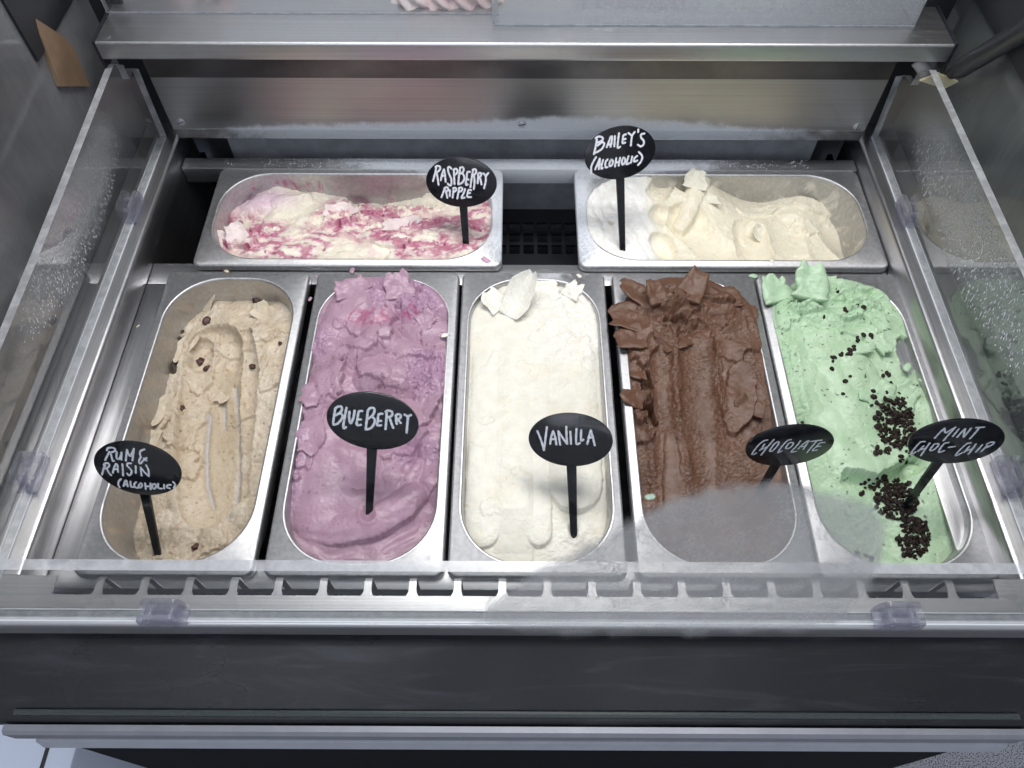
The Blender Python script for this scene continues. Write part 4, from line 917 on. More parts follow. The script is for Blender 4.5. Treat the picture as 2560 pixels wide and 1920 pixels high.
for (a, b, az, ln, wd, e0, e1, sd_) in ((1735, 470, 70, 24, 30, 30, 65, 81), (1760, 500, 60, 16, 40, 5, 25, 82), (1905, 590, 150, 20, 24, 20, 60, 87)):
    p = on_surface('bai', a, b); curl(BAI, M['bai'], bs, (p[0], p[1], p[2] - 2), az, ln, wd, e0, e1, 2.6, .3, sd_, 6, ragged=.22)

# drips and crumbs that fell on the steel rims
def drip(parent, mat, col, a, b, r, z=1.0, k=0, sx=1.4):
    me = pebble('drip', r, 300 + k, mat, .32, 2, .45); set_col(me, np.tile(np.array(col), (len(me.vertices), 1)))
    q = at_z(a, b, z); o = link('drip', me, mat, parent); o.location = (q[0] * MM, q[1] * MM, z * MM); o.rotation_euler = (0, 0, k * 1.1); o.scale = (sx, 1, 1)
for k, (par, m_, c_, a, b, r) in enumerate(((MNT, 'mint', mc, 1884, 690, 4.0), (MNT, 'mint', mc, 2268, 918, 5.0), (MNT, 'mint', mc, 2300, 950, 1.8), (VAN, 'van', vc, 1112, 838, 3.4), (BLU, 'blue', bc, 775, 748, 2.4), (VAN, 'van', vc, 1448, 690, 3.0),
        (CHO, 'choc', cc, 1560, 700, 3.2), (BLU, 'blue', bc, 880, 676, 3.6), (RAS, 'rasp', (.62, .36, .5), 1215, 650, 4.2), (BAI, 'bai', bs, 1930, 652, 3.2), (BAI, 'bai', bs, 2010, 655, 2.8), (RUM, 'rum', rc, 566, 678, 2.4), (RUM, 'rum', rc, 345, 815, 1.6), (BLU, 'blue', bc, 790, 690, 2.0))):
    drip(par, M[m_], c_, a, b, r, 1.0, k)
SIGNS = {
'rum': dict(c=[-350.92, 85.84, 42.91], R=[[0.994, 0.031, -0.106], [-0.107, 0.515, -0.85], [0.028, 0.856, 0.516]], tip=-104.8, s=[[(-25.6,17.5),(-24.2,19.9),(-20.1,21.0),(-17.3,19.7),(-18.5,17.2),(-22.8,15.3)],[(-23.4,16.2),(-26.3,11.8),(-29.6,6.6)],[(-22.5,15.4),(-22.4,9.8),(-22.2,6.5),(-20.9,6.8)],[(-16.2,16.7),(-17.4,12.2),(-17.6,9.3),(-15.4,9.5),(-13.5,12.2),(-11.6,16.7)],[(-11.6,16.7),(-13.4,8.8)],[(-9.2,8.0),(-7.5,14.2),(-5.7,20.2)],[(-5.7,20.2),(-4.9,14.5),(-3.7,13.6)],[(-3.7,13.6),(-1.3,17.2),(1.3,21.8)],[(1.3,21.8),(-1.0,14.4),(-2.7,8.9)],[(11.4,22.3),(7.3,20.0),(6.0,16.5),(6.3,13.7),(4.4,10.6),(3.5,7.1),(5.0,6.7),(7.8,9.9),(11.9,13.3)],[(9.1,12.5),(11.1,10.3)],[(-36.0,-9.8),(-33.0,-3.0),(-30.5,1.1)],[(-32.1,1.0),(-30.3,3.1),(-27.2,3.5),(-26.6,1.1),(-29.1,-1.7),(-31.1,-2.6)],[(-29.8,-2.7),(-28.8,-6.6),(-27.0,-9.6)],[(-24.7,-6.6),(-22.4,-1.0),(-19.7,3.7)],[(-19.7,3.7),(-18.4,2.4),(-19.3,-5.1)],[(-22.7,-2.7),(-18.9,-1.4)],[(-13.3,3.9),(-14.1,-2.6),(-15.1,-8.6)],[(-4.4,5.8),(-7.5,5.5),(-8.9,2.9),(-6.8,0.1),(-5.6,-2.7),(-7.1,-6.3),(-9.2,-7.8),(-10.4,-5.9)],[(-0.5,3.2),(-1.9,-4.3)],[(3.3,-6.7),(4.1,2.3)],[(4.5,1.8),(6.8,-2.4),(10.0,-6.5)],[(10.4,-6.5),(11.2,0.0),(10.0,5.3)],[(-17.9,-12.7),(-20.7,-15.7),(-21.9,-19.4),(-21.2,-22.3)],[(-17.0,-20.4),(-14.7,-15.6),(-12.8,-13.9),(-12.8,-20.4)],[(-15.3,-18.7),(-12.5,-17.9)],[(-8.9,-14.5),(-9.6,-20.1),(-6.7,-20.3)],[(-3.4,-14.6),(-5.6,-16.9),(-5.7,-20.4),(-2.9,-20.9)],[(-0.2,-16.1),(-1.9,-19.5),(-0.3,-20.3),(1.9,-17.8),(1.5,-15.4),(-0.2,-16.1)],[(5.3,-15.0),(4.8,-21.3)],[(10.7,-14.4),(9.5,-21.1)],[(5.3,-18.5),(10.2,-17.5)],[(12.8,-15.2),(11.7,-18.8),(13.2,-20.2),(15.4,-17.9),(15.5,-14.9),(12.8,-15.2)],[(18.3,-14.1),(17.5,-18.7),(20.9,-19.1)],[(23.9,-14.5),(23.2,-18.8)],[(30.6,-14.0),(27.4,-14.6),(26.1,-17.3),(29.0,-18.0)],[(33.4,-10.5),(34.9,-13.3),(32.9,-17.0)]]),
'blue': dict(c=[-131.55, 117.79, 76.62], R=[[0.994, 0.109, -0.026], [-0.081, 0.54, -0.838], [-0.077, 0.834, 0.546]], tip=-101.4, s=[[(-33.9,9.3),(-35.0,1.0),(-35.7,-5.8)],[(-34.3,8.3),(-32.2,10.9),(-28.8,11.8),(-27.9,9.1),(-29.5,5.5),(-33.7,2.1)],[(-29.5,5.0),(-27.3,2.9),(-28.1,-1.0),(-31.4,-5.8),(-35.3,-7.7)],[(-23.9,11.0),(-25.2,2.2),(-26.4,-9.5),(-23.9,-8.7)],[(-21.0,7.5),(-21.3,1.8),(-19.9,-4.3),(-17.5,1.3),(-16.4,9.1)],[(-9.6,9.7),(-12.6,8.6),(-13.6,1.8),(-14.1,-5.0),(-10.4,-4.6)],[(-13.2,0.6),(-10.6,1.0)],[(-4.5,11.1),(-5.1,2.4),(-5.8,-8.3)],[(-4.5,11.1),(-2.1,13.8),(0.9,13.7),(1.4,10.4),(-0.5,5.9),(-4.2,2.5)],[(-0.5,5.4),(2.0,2.3),(1.5,-2.1),(-1.3,-6.8),(-5.6,-8.8)],[(8.7,9.2),(5.4,8.0),(4.8,1.2),(4.5,-3.1),(8.0,-2.7)],[(5.2,1.3),(7.8,1.9)],[(12.5,11.8),(12.5,2.2),(12.2,-6.0)],[(11.6,11.7),(13.7,13.1),(17.1,12.4),(17.3,8.6),(13.6,6.2)],[(15.3,6.4),(17.2,0.9),(19.2,-3.9)],[(21.2,8.6),(21.4,3.8),(22.2,0.6)],[(20.7,8.6),(22.7,10.7),(25.4,9.6),(24.7,6.7),(22.2,5.4)],[(22.6,5.4),(25.8,2.0)],[(28.7,11.0),(31.8,9.2)],[(34.5,11.2),(32.2,9.1),(31.8,2.3),(31.6,-7.2)]]),
'van': dict(c=[49.41, 112.7, 52.44], R=[[0.978, -0.057, -0.2], [-0.116, 0.65, -0.751], [0.173, 0.758, 0.629]], tip=-94.9, s=[[(-30.6,8.3),(-27.3,-1.1),(-25.2,-10.6)],[(-25.2,-10.6),(-23.4,-0.1),(-21.4,12.5)],[(-18.9,-4.1),(-17.7,2.7),(-15.6,8.6)],[(-15.6,8.6),(-13.9,2.8),(-13.1,-4.6)],[(-18.3,0.4),(-14.4,0.7)],[(-9.5,-4.8),(-10.3,2.4),(-10.7,8.7)],[(-10.7,8.7),(-7.1,2.5),(-3.0,-3.7)],[(-2.8,-3.7),(-3.2,4.8),(-3.1,13.3)],[(0.5,8.5),(0.8,-3.6)],[(6.3,11.3),(5.7,-3.0),(9.1,-2.5)],[(10.7,10.3),(10.2,0.2),(12.5,0.9)],[(16.0,-3.2),(17.9,4.4),(19.5,10.2)],[(19.5,10.2),(21.2,3.6),(22.9,-4.4)],[(17.0,2.6),(21.6,3.4)]]),
'choc': dict(c=[250.9, 104.06, 57.8], R=[[0.987, 0.122, 0.102], [0.076, 0.2, -0.977], [-0.14, 0.972, 0.188]], tip=-58.4, s=[[(-25.9,9.1),(-29.1,7.8),(-32.0,1.4),(-33.4,-9.0),(-33.0,-11.3),(-30.9,-11.0),(-29.9,-9.3)],[(-26.6,3.4),(-26.8,-1.8),(-27.7,-5.7)],[(-20.0,9.8),(-22.2,-1.1),(-23.9,-12.3)],[(-26.1,-3.8),(-22.9,-0.5)],[(-17.1,4.1),(-17.9,-3.1),(-17.5,-6.3),(-15.0,-6.0),(-13.2,0.9),(-13.5,6.0),(-15.5,6.6),(-17.5,2.8)],[(-3.4,9.9),(-6.1,8.6),(-8.2,1.5),(-8.8,-7.0),(-8.1,-8.6),(-5.9,-6.3)],[(-3.3,4.8),(-3.8,-0.4),(-2.4,-2.7),(-0.0,-2.0),(1.4,2.2),(0.5,5.5),(-2.3,5.8),(-3.3,4.8)],[(6.7,8.1),(5.7,0.3),(4.1,-7.6),(8.4,-6.6)],[(9.1,-3.0),(11.1,3.6),(13.6,8.1)],[(13.6,8.1),(14.9,8.1),(14.6,1.6),(14.6,-3.6)],[(11.7,-0.0),(15.0,1.6)],[(17.4,7.5),(22.2,8.8),(26.9,9.5)],[(22.5,8.2),(21.3,-0.3),(20.1,-8.2)],[(31.4,6.3),(27.2,5.6),(25.9,0.4),(24.3,-5.2),(28.5,-4.6)],[(26.4,0.4),(29.7,1.0)]]),
'mint': dict(c=[388.82, 95.42, 82.45], R=[[0.997, 0.077, -0.004], [-0.021, 0.223, -0.975], [-0.074, 0.972, 0.224]], tip=-86.4, s=[[(-21.7,4.2),(-20.7,11.3),(-19.2,17.1)],[(-19.2,17.1),(-16.7,12.9),(-14.8,11.8)],[(-14.8,11.8),(-12.8,15.8),(-10.5,19.2)],[(-10.5,19.2),(-11.7,10.8),(-12.6,1.7)],[(-6.5,17.3),(-7.1,7.7)],[(-2.8,7.1),(-2.2,12.9),(-1.2,18.1)],[(-1.2,18.1),(1.0,11.9),(2.6,7.9)],[(2.9,8.3),(3.4,14.1),(3.5,19.1)],[(7.6,20.4),(10.8,21.0),(14.0,21.6)],[(10.3,20.4),(10.0,13.4),(9.2,6.2)],[(-28.4,-1.0),(-31.8,-1.9),(-33.1,-8.6),(-33.5,-16.6),(-31.6,-17.8),(-30.3,-15.3)],[(-26.8,-6.7),(-28.5,-13.8)],[(-23.2,-2.5),(-23.5,-11.1),(-23.4,-19.5)],[(-28.5,-12.8),(-24.5,-9.8)],[(-18.6,-3.4),(-19.0,-10.0),(-17.5,-12.2),(-15.3,-10.3),(-14.2,-5.0),(-15.9,-2.5),(-18.6,-3.4)],[(-7.1,-0.7),(-9.8,-1.3),(-10.7,-6.6),(-10.1,-12.6),(-8.4,-13.4),(-5.8,-11.2)],[(-3.9,-6.4),(0.8,-4.9)],[(12.5,1.0),(9.8,-0.2),(7.9,-7.0),(7.2,-15.1),(8.6,-16.6),(11.2,-12.7)],[(13.5,-3.8),(13.0,-11.9)],[(17.8,-0.2),(18.1,-6.7),(17.9,-13.4)],[(13.4,-9.8),(17.2,-6.8)],[(23.9,-0.9),(23.1,-10.3)],[(28.7,-1.2),(28.1,-5.2),(27.5,-9.2)],[(27.3,0.7),(29.8,3.5),(32.7,3.1),(32.2,-0.2),(28.6,-4.5)]]),
'rasp': dict(c=[-65.09, 445.37, 62.31], R=[[0.984, -0.038, -0.174], [-0.138, 0.455, -0.88], [0.113, 0.89, 0.443]], tip=-86.5, s=[[(-28.1,17.4),(-29.9,10.7),(-33.4,1.4)],[(-28.9,17.8),(-26.6,19.0),(-23.7,18.2),(-23.5,15.8),(-25.9,12.8),(-29.0,11.6)],[(-28.1,11.6),(-27.4,4.9),(-27.0,-2.7)],[(-23.9,2.4),(-21.9,9.1),(-19.0,15.0)],[(-19.0,15.0),(-18.4,9.2),(-18.2,0.8)],[(-22.0,7.5),(-18.1,7.9)],[(-10.1,15.9),(-12.1,17.9),(-14.1,16.7),(-13.9,11.7),(-12.1,6.7),(-11.1,3.4),(-12.0,-2.9),(-14.6,-2.9),(-15.8,-1.3)],[(-7.3,14.3),(-7.6,6.8),(-7.8,-1.6)],[(-7.7,14.7),(-5.0,16.0),(-3.2,14.3),(-4.1,11.0),(-7.3,8.5)],[(0.2,16.4),(-1.7,8.1),(-3.3,-1.9)],[(0.2,17.2),(3.2,17.7),(4.5,15.2),(2.8,11.9),(-0.3,10.2)],[(2.7,10.7),(4.2,7.8),(4.0,3.6),(1.1,-0.2),(-3.3,-1.9)],[(11.4,12.6),(8.4,12.0),(7.1,5.3),(5.7,-2.2),(7.9,-1.8)],[(7.0,4.1),(9.3,3.7)],[(15.3,14.5),(13.1,5.4),(10.9,-5.1)],[(14.9,14.9),(17.5,15.8),(19.1,13.7),(17.6,10.4),(15.0,8.7)],[(15.8,8.7),(16.3,2.1),(14.8,-7.2)],[(21.0,10.0),(20.5,4.6),(19.8,-0.4)],[(20.8,10.5),(23.2,11.7),(24.8,10.1),(23.4,7.6),(21.2,6.3)],[(22.5,6.7),(23.6,3.0),(24.2,-1.6)],[(27.2,11.1),(30.0,8.1)],[(32.9,11.4),(30.0,7.7),(29.5,2.3),(27.1,-6.1)],[(-24.8,-17.4),(-21.9,-11.5),(-19.7,-6.8)],[(-20.2,-6.8),(-17.4,-5.5),(-15.6,-7.2),(-16.9,-9.8),(-19.5,-9.4)],[(-18.7,-10.2),(-17.6,-17.9)],[(-13.8,-8.9),(-14.6,-15.7)],[(-9.3,-7.1),(-10.1,-12.2),(-11.2,-17.6)],[(-9.7,-6.7),(-7.5,-6.0),(-5.9,-7.5),(-7.4,-10.0),(-10.0,-10.9)],[(-2.4,-6.6),(-4.1,-12.5),(-5.6,-18.5)],[(-2.8,-6.2),(-0.1,-5.7),(1.3,-6.9),(0.0,-9.5),(-3.1,-10.8)],[(4.5,-7.3),(2.4,-12.4),(-0.6,-17.8),(3.2,-17.3)],[(11.7,-8.5),(8.7,-8.3),(7.2,-12.4),(6.5,-16.2),(11.0,-16.6)],[(7.6,-12.1),(10.2,-11.7)]]),
'bai': dict(c=[115.87, 455.53, 97.54], R=[[0.97, -0.101, 0.223], [0.243, 0.49, -0.837], [-0.025, 0.866, 0.5]], tip=-113.7, s=[[(-27.0,18.5),(-28.8,11.2),(-31.2,3.1)],[(-28.4,20.0),(-25.0,21.3),(-20.8,19.9),(-20.5,16.8),(-26.3,14.9)],[(-26.4,11.8),(-21.0,14.6),(-18.7,12.5),(-21.3,8.0),(-25.8,5.5),(-31.1,4.0)],[(-16.0,8.6),(-13.4,14.0),(-11.3,18.6)],[(-11.3,18.6),(-9.3,19.3),(-10.0,14.0),(-11.5,8.4)],[(-14.0,11.0),(-10.1,11.4)],[(-6.0,19.2),(-7.1,8.3)],[(-1.1,21.7),(-2.3,14.8),(-3.3,6.4),(-0.2,6.9)],[(7.0,19.3),(4.1,18.8),(3.0,14.1),(2.8,10.5),(5.8,10.6)],[(3.5,14.4),(6.4,14.5)],[(9.9,20.4),(13.2,17.6)],[(17.2,20.6),(14.2,17.0),(13.1,11.8),(12.4,6.5)],[(21.6,22.7),(21.3,20.0)],[(28.7,17.3),(24.8,16.9),(24.7,13.4),(27.6,9.8),(27.5,5.8),(24.1,4.0),(20.7,6.3)],[(-28.9,-0.6),(-32.5,-5.3),(-35.2,-10.8),(-35.4,-17.6)],[(-30.6,-13.7),(-27.4,-7.8),(-24.7,-2.8)],[(-24.7,-2.8),(-25.2,-8.1),(-26.5,-14.1)],[(-28.4,-9.9),(-25.0,-9.5)],[(-20.9,-4.7),(-22.6,-9.4),(-23.5,-13.8),(-21.8,-13.6)],[(-15.6,-4.9),(-18.2,-7.8),(-18.4,-13.2),(-16.0,-13.3)],[(-11.3,-5.5),(-13.4,-8.9),(-13.3,-12.6),(-10.6,-11.6),(-9.4,-7.6),(-11.3,-5.5)],[(-5.4,-5.0),(-6.3,-9.4),(-7.2,-13.9)],[(-0.8,-5.2),(-2.0,-9.6),(-2.8,-13.6)],[(-6.1,-9.9),(-1.7,-9.2)],[(3.3,-5.3),(1.2,-9.1),(1.6,-12.8),(4.1,-11.8),(5.2,-7.9),(3.3,-5.3)],[(9.2,-4.8),(7.6,-9.1),(6.5,-13.3),(9.9,-12.6)],[(13.5,-5.8),(11.9,-12.4)],[(19.4,-6.0),(16.2,-8.0),(15.8,-11.6),(19.6,-11.0)],[(21.5,-1.9),(24.8,-5.6),(25.5,-9.3),(23.2,-13.6),(20.2,-16.1)]]),
}

# ------------------------------------------------------------------ flavour signs
t = NT('white_marker_paint')
_v = t.noise(t.mapped((500,) * 3), 1, 3, .6)
M['marker'] = t.done(t.pr(Base__Color=t.mixc(t.ramp(_v, .3, .7), (0.48, 0.51, 0.56), (0.70, 0.73, 0.79)), Roughness=0.6))
t = NT('bright_marker_paint')
_v = t.noise(t.mapped((500,) * 3), 1, 3, .6)
M['marker2'] = t.done(t.pr(Base__Color=t.mixc(t.ramp(_v, .3, .7), (0.66, 0.68, 0.75), (0.86, 0.87, 0.92)), Roughness=0.6))
SLAB = {'rum': 'black oval sign lettered RUM & RAISIN standing in the beige ice cream', 'blue': 'black oval sign lettered BLUEBERRY standing in the purple ice cream', 'van': 'black oval sign lettered VANILLA standing in the white ice cream',
        'choc': 'black oval sign lettered CHOCOLATE leaning over from the brown ice cream', 'mint': 'black oval sign lettered MINT CHOC-CHIP standing among the chocolate chips',
        'rasp': 'black oval sign lettered RASPBERRY RIPPLE standing in the back left pan', 'bai': 'black oval sign with tilted white lettering ending in (ALCOHOLIC), in the back right pan'}
DIMS = {'van': (39.5, 26.5)}
for k, S in SIGNS.items():
    R_ = np.array(S['R']); c = np.array(S['c']); tip = S['tip'] - (38 if k == 'choc' else 26 if k == 'mint' else 10)
    root = empty('flavour_sign', (0, 0, 0)); base = c + R_[:, 1] * tip
    # origin at the foot of the stem
    root.matrix_world = Matrix(((R_[0][0], R_[0][1], R_[0][2], base[0] * MM), (R_[1][0], R_[1][1], R_[1][2], base[1] * MM), (R_[2][0], R_[2][1], R_[2][2], base[2] * MM), (0, 0, 0, 1)))
    tag(root, SLAB[k], 'sign', 'flavour signs stuck in the ice creams')
    oy = -tip; SA, SB = DIMS.get(k, (42.0, 29.0))
    n = 72; L = []
    for a, z in ((SA - 1.2, -2.8), (SA - .2, -2.5), (SA, -2.0), (SA, -.5), (SA - .25, -.15), (SA - .7, 0.0)):
        L.append([(a * math.cos(2 * math.pi * i / n), oy + (SB - (SA - a)) * math.sin(2 * math.pi * i / n), z) for i in range(n)])
    mb = MB(); mb.loops(L, cap_end=True); mb.add(L[0], [tuple(range(n))[::-1]])
    mb.build('plaque', M['sign'], root, 30, True)
    st = MB(); h0, h1 = 5.0, 3.1; top = oy - SB + 12
    poly = [(-h1, 0.0), (h1, 0.0), (h0, top), (-h0, top)]
    st.prism(poly, 'z', -5.4, -2.85); st.build('stem', M['sign'], root, 30, True)
    le = MB(); rr = random.Random(len(k) * 7)
    for si, s_ in enumerate(S['s']):
        P = [np.array(q, float) for q in s_]
        Q = []                                               # smooth the stroke
        for i in range(len(P) - 1):
            p0, p1, p2, p3 = P[max(i - 1, 0)], P[i], P[i + 1], P[min(i + 2, len(P) - 1)]
            for u in np.linspace(0, 1, 6, endpoint=False):
                Q.append(.5 * (2 * p1 + (p2 - p0) * u + (2 * p0 - 5 * p1 + 4 * p2 - p3) * u * u + (3 * p1 - p0 - 3 * p2 + p3) * u ** 3))
        Q.append(P[-1])
        hw = {'rum': .95, 'blue': 1.12, 'van': 1.0, 'choc': .9, 'mint': .95, 'rasp': 1.15, 'bai': 1.12}[k]
        V = []; z = .12 + .012 * si
        m_ = len(Q)
        for i, q in enumerate(Q):
            d = Q[min(i + 1, m_ - 1)] - Q[max(i - 1, 0)]; d /= (np.linalg.norm(d) + 1e-9); nn = np.array([-d[1], d[0]]); h_ = hw * (1 + .12 * math.sin(i * 1.7 + si))
            V.append([(q[0] + nn[0] * h_, oy + q[1] + nn[1] * h_, z), (q[0] - nn[0] * h_, oy + q[1] - nn[1] * h_, z)])
        vs = [p_ for v in V for p_ in v]; fs = [(2 * i, 2 * i + 1, 2 * i + 3, 2 * i + 2) for i in range(m_ - 1)]
        for e_, q in ((0, Q[0]), (m_ - 1, Q[-1])):            # round caps
            b = len(vs); vs += [(q[0] + hw * math.cos(a), oy + q[1] + hw * math.sin(a), z + .004) for a in np.linspace(0, 2 * math.pi, 12, endpoint=False)]; fs.append(tuple(range(b, b + 12)))
        le.add(vs, fs)
    le.build('lettering', M['marker2'] if k in ('rasp', 'bai') else M['marker'], root, False, True)

# ------------------------------------------------------------------ acrylic guard panels
M['seam'] = plain('acrylic_edge_highlight', (.80, .82, .86), .25, 0, .8)  # pale strips paint the light that the panels' bottom edges catch
def panel(name, outline, axis, a, b, mats, label):
    """flat sheet: big faces clear, narrow faces bright edge"""
    mb = MB(); mb.prism(outline, axis, a, b)
    n = len(outline); mb.m = [0, 0] + [1] * n
    o = mb.build(name, mats); tag(o, label, 'guard', 'clear acrylic guard panels round the pans')
    us = [p_[0] for p_ in outline]; u0, u1 = min(us) + 2, max(us) - 12
    for t0, t1 in ((a - 1.6, a - .2), (b + .2, b + 1.2)):
        m2 = MB()
        if axis == 'x': m2.box(t0, t1, u0, u1, ZD + .3, ZD + 1.6)
        else: m2.box(u0, u1, t0, t1, ZD + .3, ZD + 1.6)
        m2.build('edge_strip', M['seam'], o)
    return o
Z0 = ZD + 0.4
panel('acrylic_guard', [(-38, Z0), (574, Z0), (581, 115), (570, 123), (553, 121), (553.5, 139), (536, 152), (260, 136), (-38, 124)], 'x', -461.5, -453.5, [M['acrylic_l'], M['edge']], 'tall clear acrylic guard panel along the left side of the pans')
panel('acrylic_guard', [(-38, Z0), (577, Z0), (588, 103), (572, 116), (549, 119), (547, 138), (529, 153), (260, 150), (-38, 146)], 'x', 458.5, 466.5, [M['acrylic_r'], M['edge']], 'tall clear acrylic guard panel along the right side of the pans, beaded with drops')
panel('acrylic_guard', [(-530, Z0), (540, Z0), (540, 148), (-530, 148)], 'y', -46.8, -38.8, [M['acrylic_f'], M['edge']], 'long low clear acrylic guard panel along the front of the pans')
# edge strips above paint the highlight where the front panel meets the deck
def clip(loc, rot, label):
    root = empty('panel_clip', loc); root.rotation_euler = (0, 0, rot)
    tag(root, label, 'clip', 'plastic clips holding the acrylic panels')
    for x0, x1 in ((-9.0, -5.0), (5.0, 9.0)):
        m = MB(); pts = fillet([(-19, 0), (-19, 13), (-14, 24), (14, 24), (19, 13), (19, 0)], 4, 4)
        m.prism([(y, z) for y, z in pts], 'x', x0, x1); bm = bmesh.new(); me = m.mesh('jaw')
        bm.from_mesh(me); bmesh.ops.bevel(bm, geom=[e for e in bm.edges if len(e.link_faces) == 2 and e.calc_face_angle(0) > 1.0], offset=0.0009, segments=2, affect='EDGES'); bm.to_mesh(me); bm.free()
        link('jaw', me, M['clip'], root, 40, True)
    MB().box(-9, 9, -19, 19, 0.0, 3.2, 0.8).build('foot', M['clip'], root, 40, True)
    for y in (-9, 9): MB().tube((-9.6, y, 13), (9.6, y, 13), 2.4, n=12).build('rivet', M['clip'], root, 40, True)
def clip_at(x, y, s): 
    q = at_z(x, y, ZD); return q
q = at_z(362, 520, ZD + 8); clip((-457.5, q[1], ZD + .3), 0, 'lilac plastic clip at the back of the left acrylic panel')
q = at_z(115, 1180, ZD + 8); clip((-457.5, q[1], ZD + .3), 0, 'lilac plastic clip at the front of the left acrylic panel')
q = at_z(2235, 530, ZD + 8); clip((462.5, q[1], ZD + .3), 0, 'lilac plastic clip at the back of the right acrylic panel')
q = at_z(2495, 1190, ZD + 8); clip((462.5, q[1], ZD + .3), 0, 'lilac plastic clip at the front of the right acrylic panel')
q = at_z(408, 1545, ZD + 6); clip((q[0], -44.0, ZD + .3), math.pi / 2, 'lilac plastic clip on the front acrylic panel at left')
q = at_z(2240, 1535, ZD + 6); clip((q[0], -44.0, ZD + .3), math.pi / 2, 'lilac plastic clip on the front acrylic panel at right')

# ------------------------------------------------------------------ outer curved front glass with a breath-fogged patch
GL = empty('curved_glass', (0, -112, -36)); tag(GL, 'clear curved outer front glass of the freezer with a breath-fogged patch', 'glass')
gp = [(-111, -35), (-109.5, 60), (-106, 180), (-100, 290), (-88, 380), (-60, 470), (-10, 545), (70, 600), (180, 635), (320, 650), (520, 650)]
gp = fillet(gp, 40, 4)
t = NT('clear_glass'); M['glass'] = t.done(t.n('ShaderNodeBsdfTransparent', Color=(1, 1, 1)))
me_ = MB().prism(sheet(gp, -4.0), 'x', -436, 436)
me_.build('pane', M['glass'], GL, 60)
t = NT('glass_bottom_edge'); M['glassedge'] = t.done(t.mixs(.45, t.n('ShaderNodeBsdfTransparent', Color=(.75, .8, .8)), t.pr(Base__Color=(.10, .12, .125), Roughness=.3)))
MB().box(-436, 436, -113.5, -108.5, -40, -32, .8).build('edge_strip', M['glassedge'], GL, 40)
def glass_hit(x, y):
    d = ray(x, y); yy = np.array([p[0] for p in gp]); zz = np.array([p[1] for p in gp])
    best = None
    for i in range(len(gp) - 1):
        a, b = np.array(gp[i]), np.array(gp[i + 1]); e_ = b - a
        A = np.array([[d[1], -e_[0]], [d[2], -e_[1]]]); r_ = np.array([a[0] - CAM[1], a[1] - CAM[2]])
        try: s_, u = np.linalg.solve(A, r_)
        except Exception: continue
        if s_ > 0 and -1e-6 <= u <= 1 + 1e-6 and (best is None or s_ < best[0]): best = (s_, CAM + d * s_)
    return best[1]
FOG = [(1180, 1570), (1215, 1520), (1300, 1450), (1400, 1400), (1500, 1350), (1580, 1300), (1680, 1250), (1780, 1222), (1900, 1208), (2010, 1216), (2110, 1236), (2190, 1266), (2222, 1312), (2218, 1372), (2195, 1425), (2170, 1485), (2130, 1535), (2090, 1575), (1700, 1590), (1400, 1590)]
def fog_patch():
    nx, ny = 150, 70; x0, x1, y0, y1 = 1120, 2270, 1180, 1610
    P = np.array(FOG, float); V = []; A = []
    xs, ys = np.linspace(x0, x1, nx), np.linspace(y0, y1, ny); XX, YY = np.meshgrid(xs, ys)
    ins = np.zeros(XX.shape, bool); dist = np.full(XX.shape, 1e9)
    for i in range(len(P)):
        a, b = P[i], P[(i + 1) % len(P)]
        cnd = ((a[1] > YY) != (b[1] > YY)) & (XX < (b[0] - a[0]) * (YY - a[1]) / (b[1] - a[1] + 1e-9) + a[0]); ins ^= cnd
        d = b - a; t_ = np.clip(((XX - a[0]) * d[0] + (YY - a[1]) * d[1]) / (d @ d), 0, 1); dist = np.minimum(dist, np.hypot(XX - a[0] - t_ * d[0], YY - a[1] - t_ * d[1]))
    sd_ = np.where(ins, dist, -dist) + 10 * fbm(XX, YY, 60, 210, 3)
    dens = ss(-12, 22, sd_) * (1.0 + .10 * fbm(XX, YY, 160, 211, 3)) * (1 - .35 * ss(1510, 1590, YY))
    for i in range(ny):
        for j in range(nx): V.append(glass_hit(XX[i, j], YY[i, j]) + np.array([0, 1.2, -.8]))
    F = [(i * nx + j, i * nx + j + 1, (i + 1) * nx + j + 1, (i + 1) * nx + j) for i in range(ny - 1) for j in range(nx - 1) if dens[i:i + 2, j:j + 2].max() > .004]
    me = bpy.data.meshes.new('condensation'); me.from_pydata([tuple(v * MM) for v in V], [], F); me.validate()
    a = me.attributes.new('fog', 'FLOAT', 'POINT'); a.data.foreach_set('value', np.clip(dens, 0, 1).astype(np.float32).ravel())
    me.polygons.foreach_set('use_smooth', [True] * len(me.polygons))
    return me
t = NT('breath_fog'); fa = t.n('ShaderNodeAttribute', _attribute_name='fog').outputs['Fac']
gr = t.noise(t.mapped((700, 700, 420)), 1, 4, .65, .6); lg = t.noise(t.mapped((45, 45, 30)), 1, 4, .6, .8)
fa2 = t.math('MULTIPLY', fa, t.math('ADD', .64, t.math('MULTIPLY', t.ramp(gr, .35, .75), t.ramp(lg, .35, .65, .04, .36))), True)
M['fog'] = t.done(t.mixs(fa2, t.n('ShaderNodeBsdfTransparent', Color=(1, 1, 1)), t.mixs(.5, t.n('ShaderNodeBsdfDiffuse', Color=(.44, .452, .465)), t.n('ShaderNodeBsdfTranslucent', Color=(.44, .452, .465)))))
o = link('condensation', fog_patch(), M['fog'], GL)

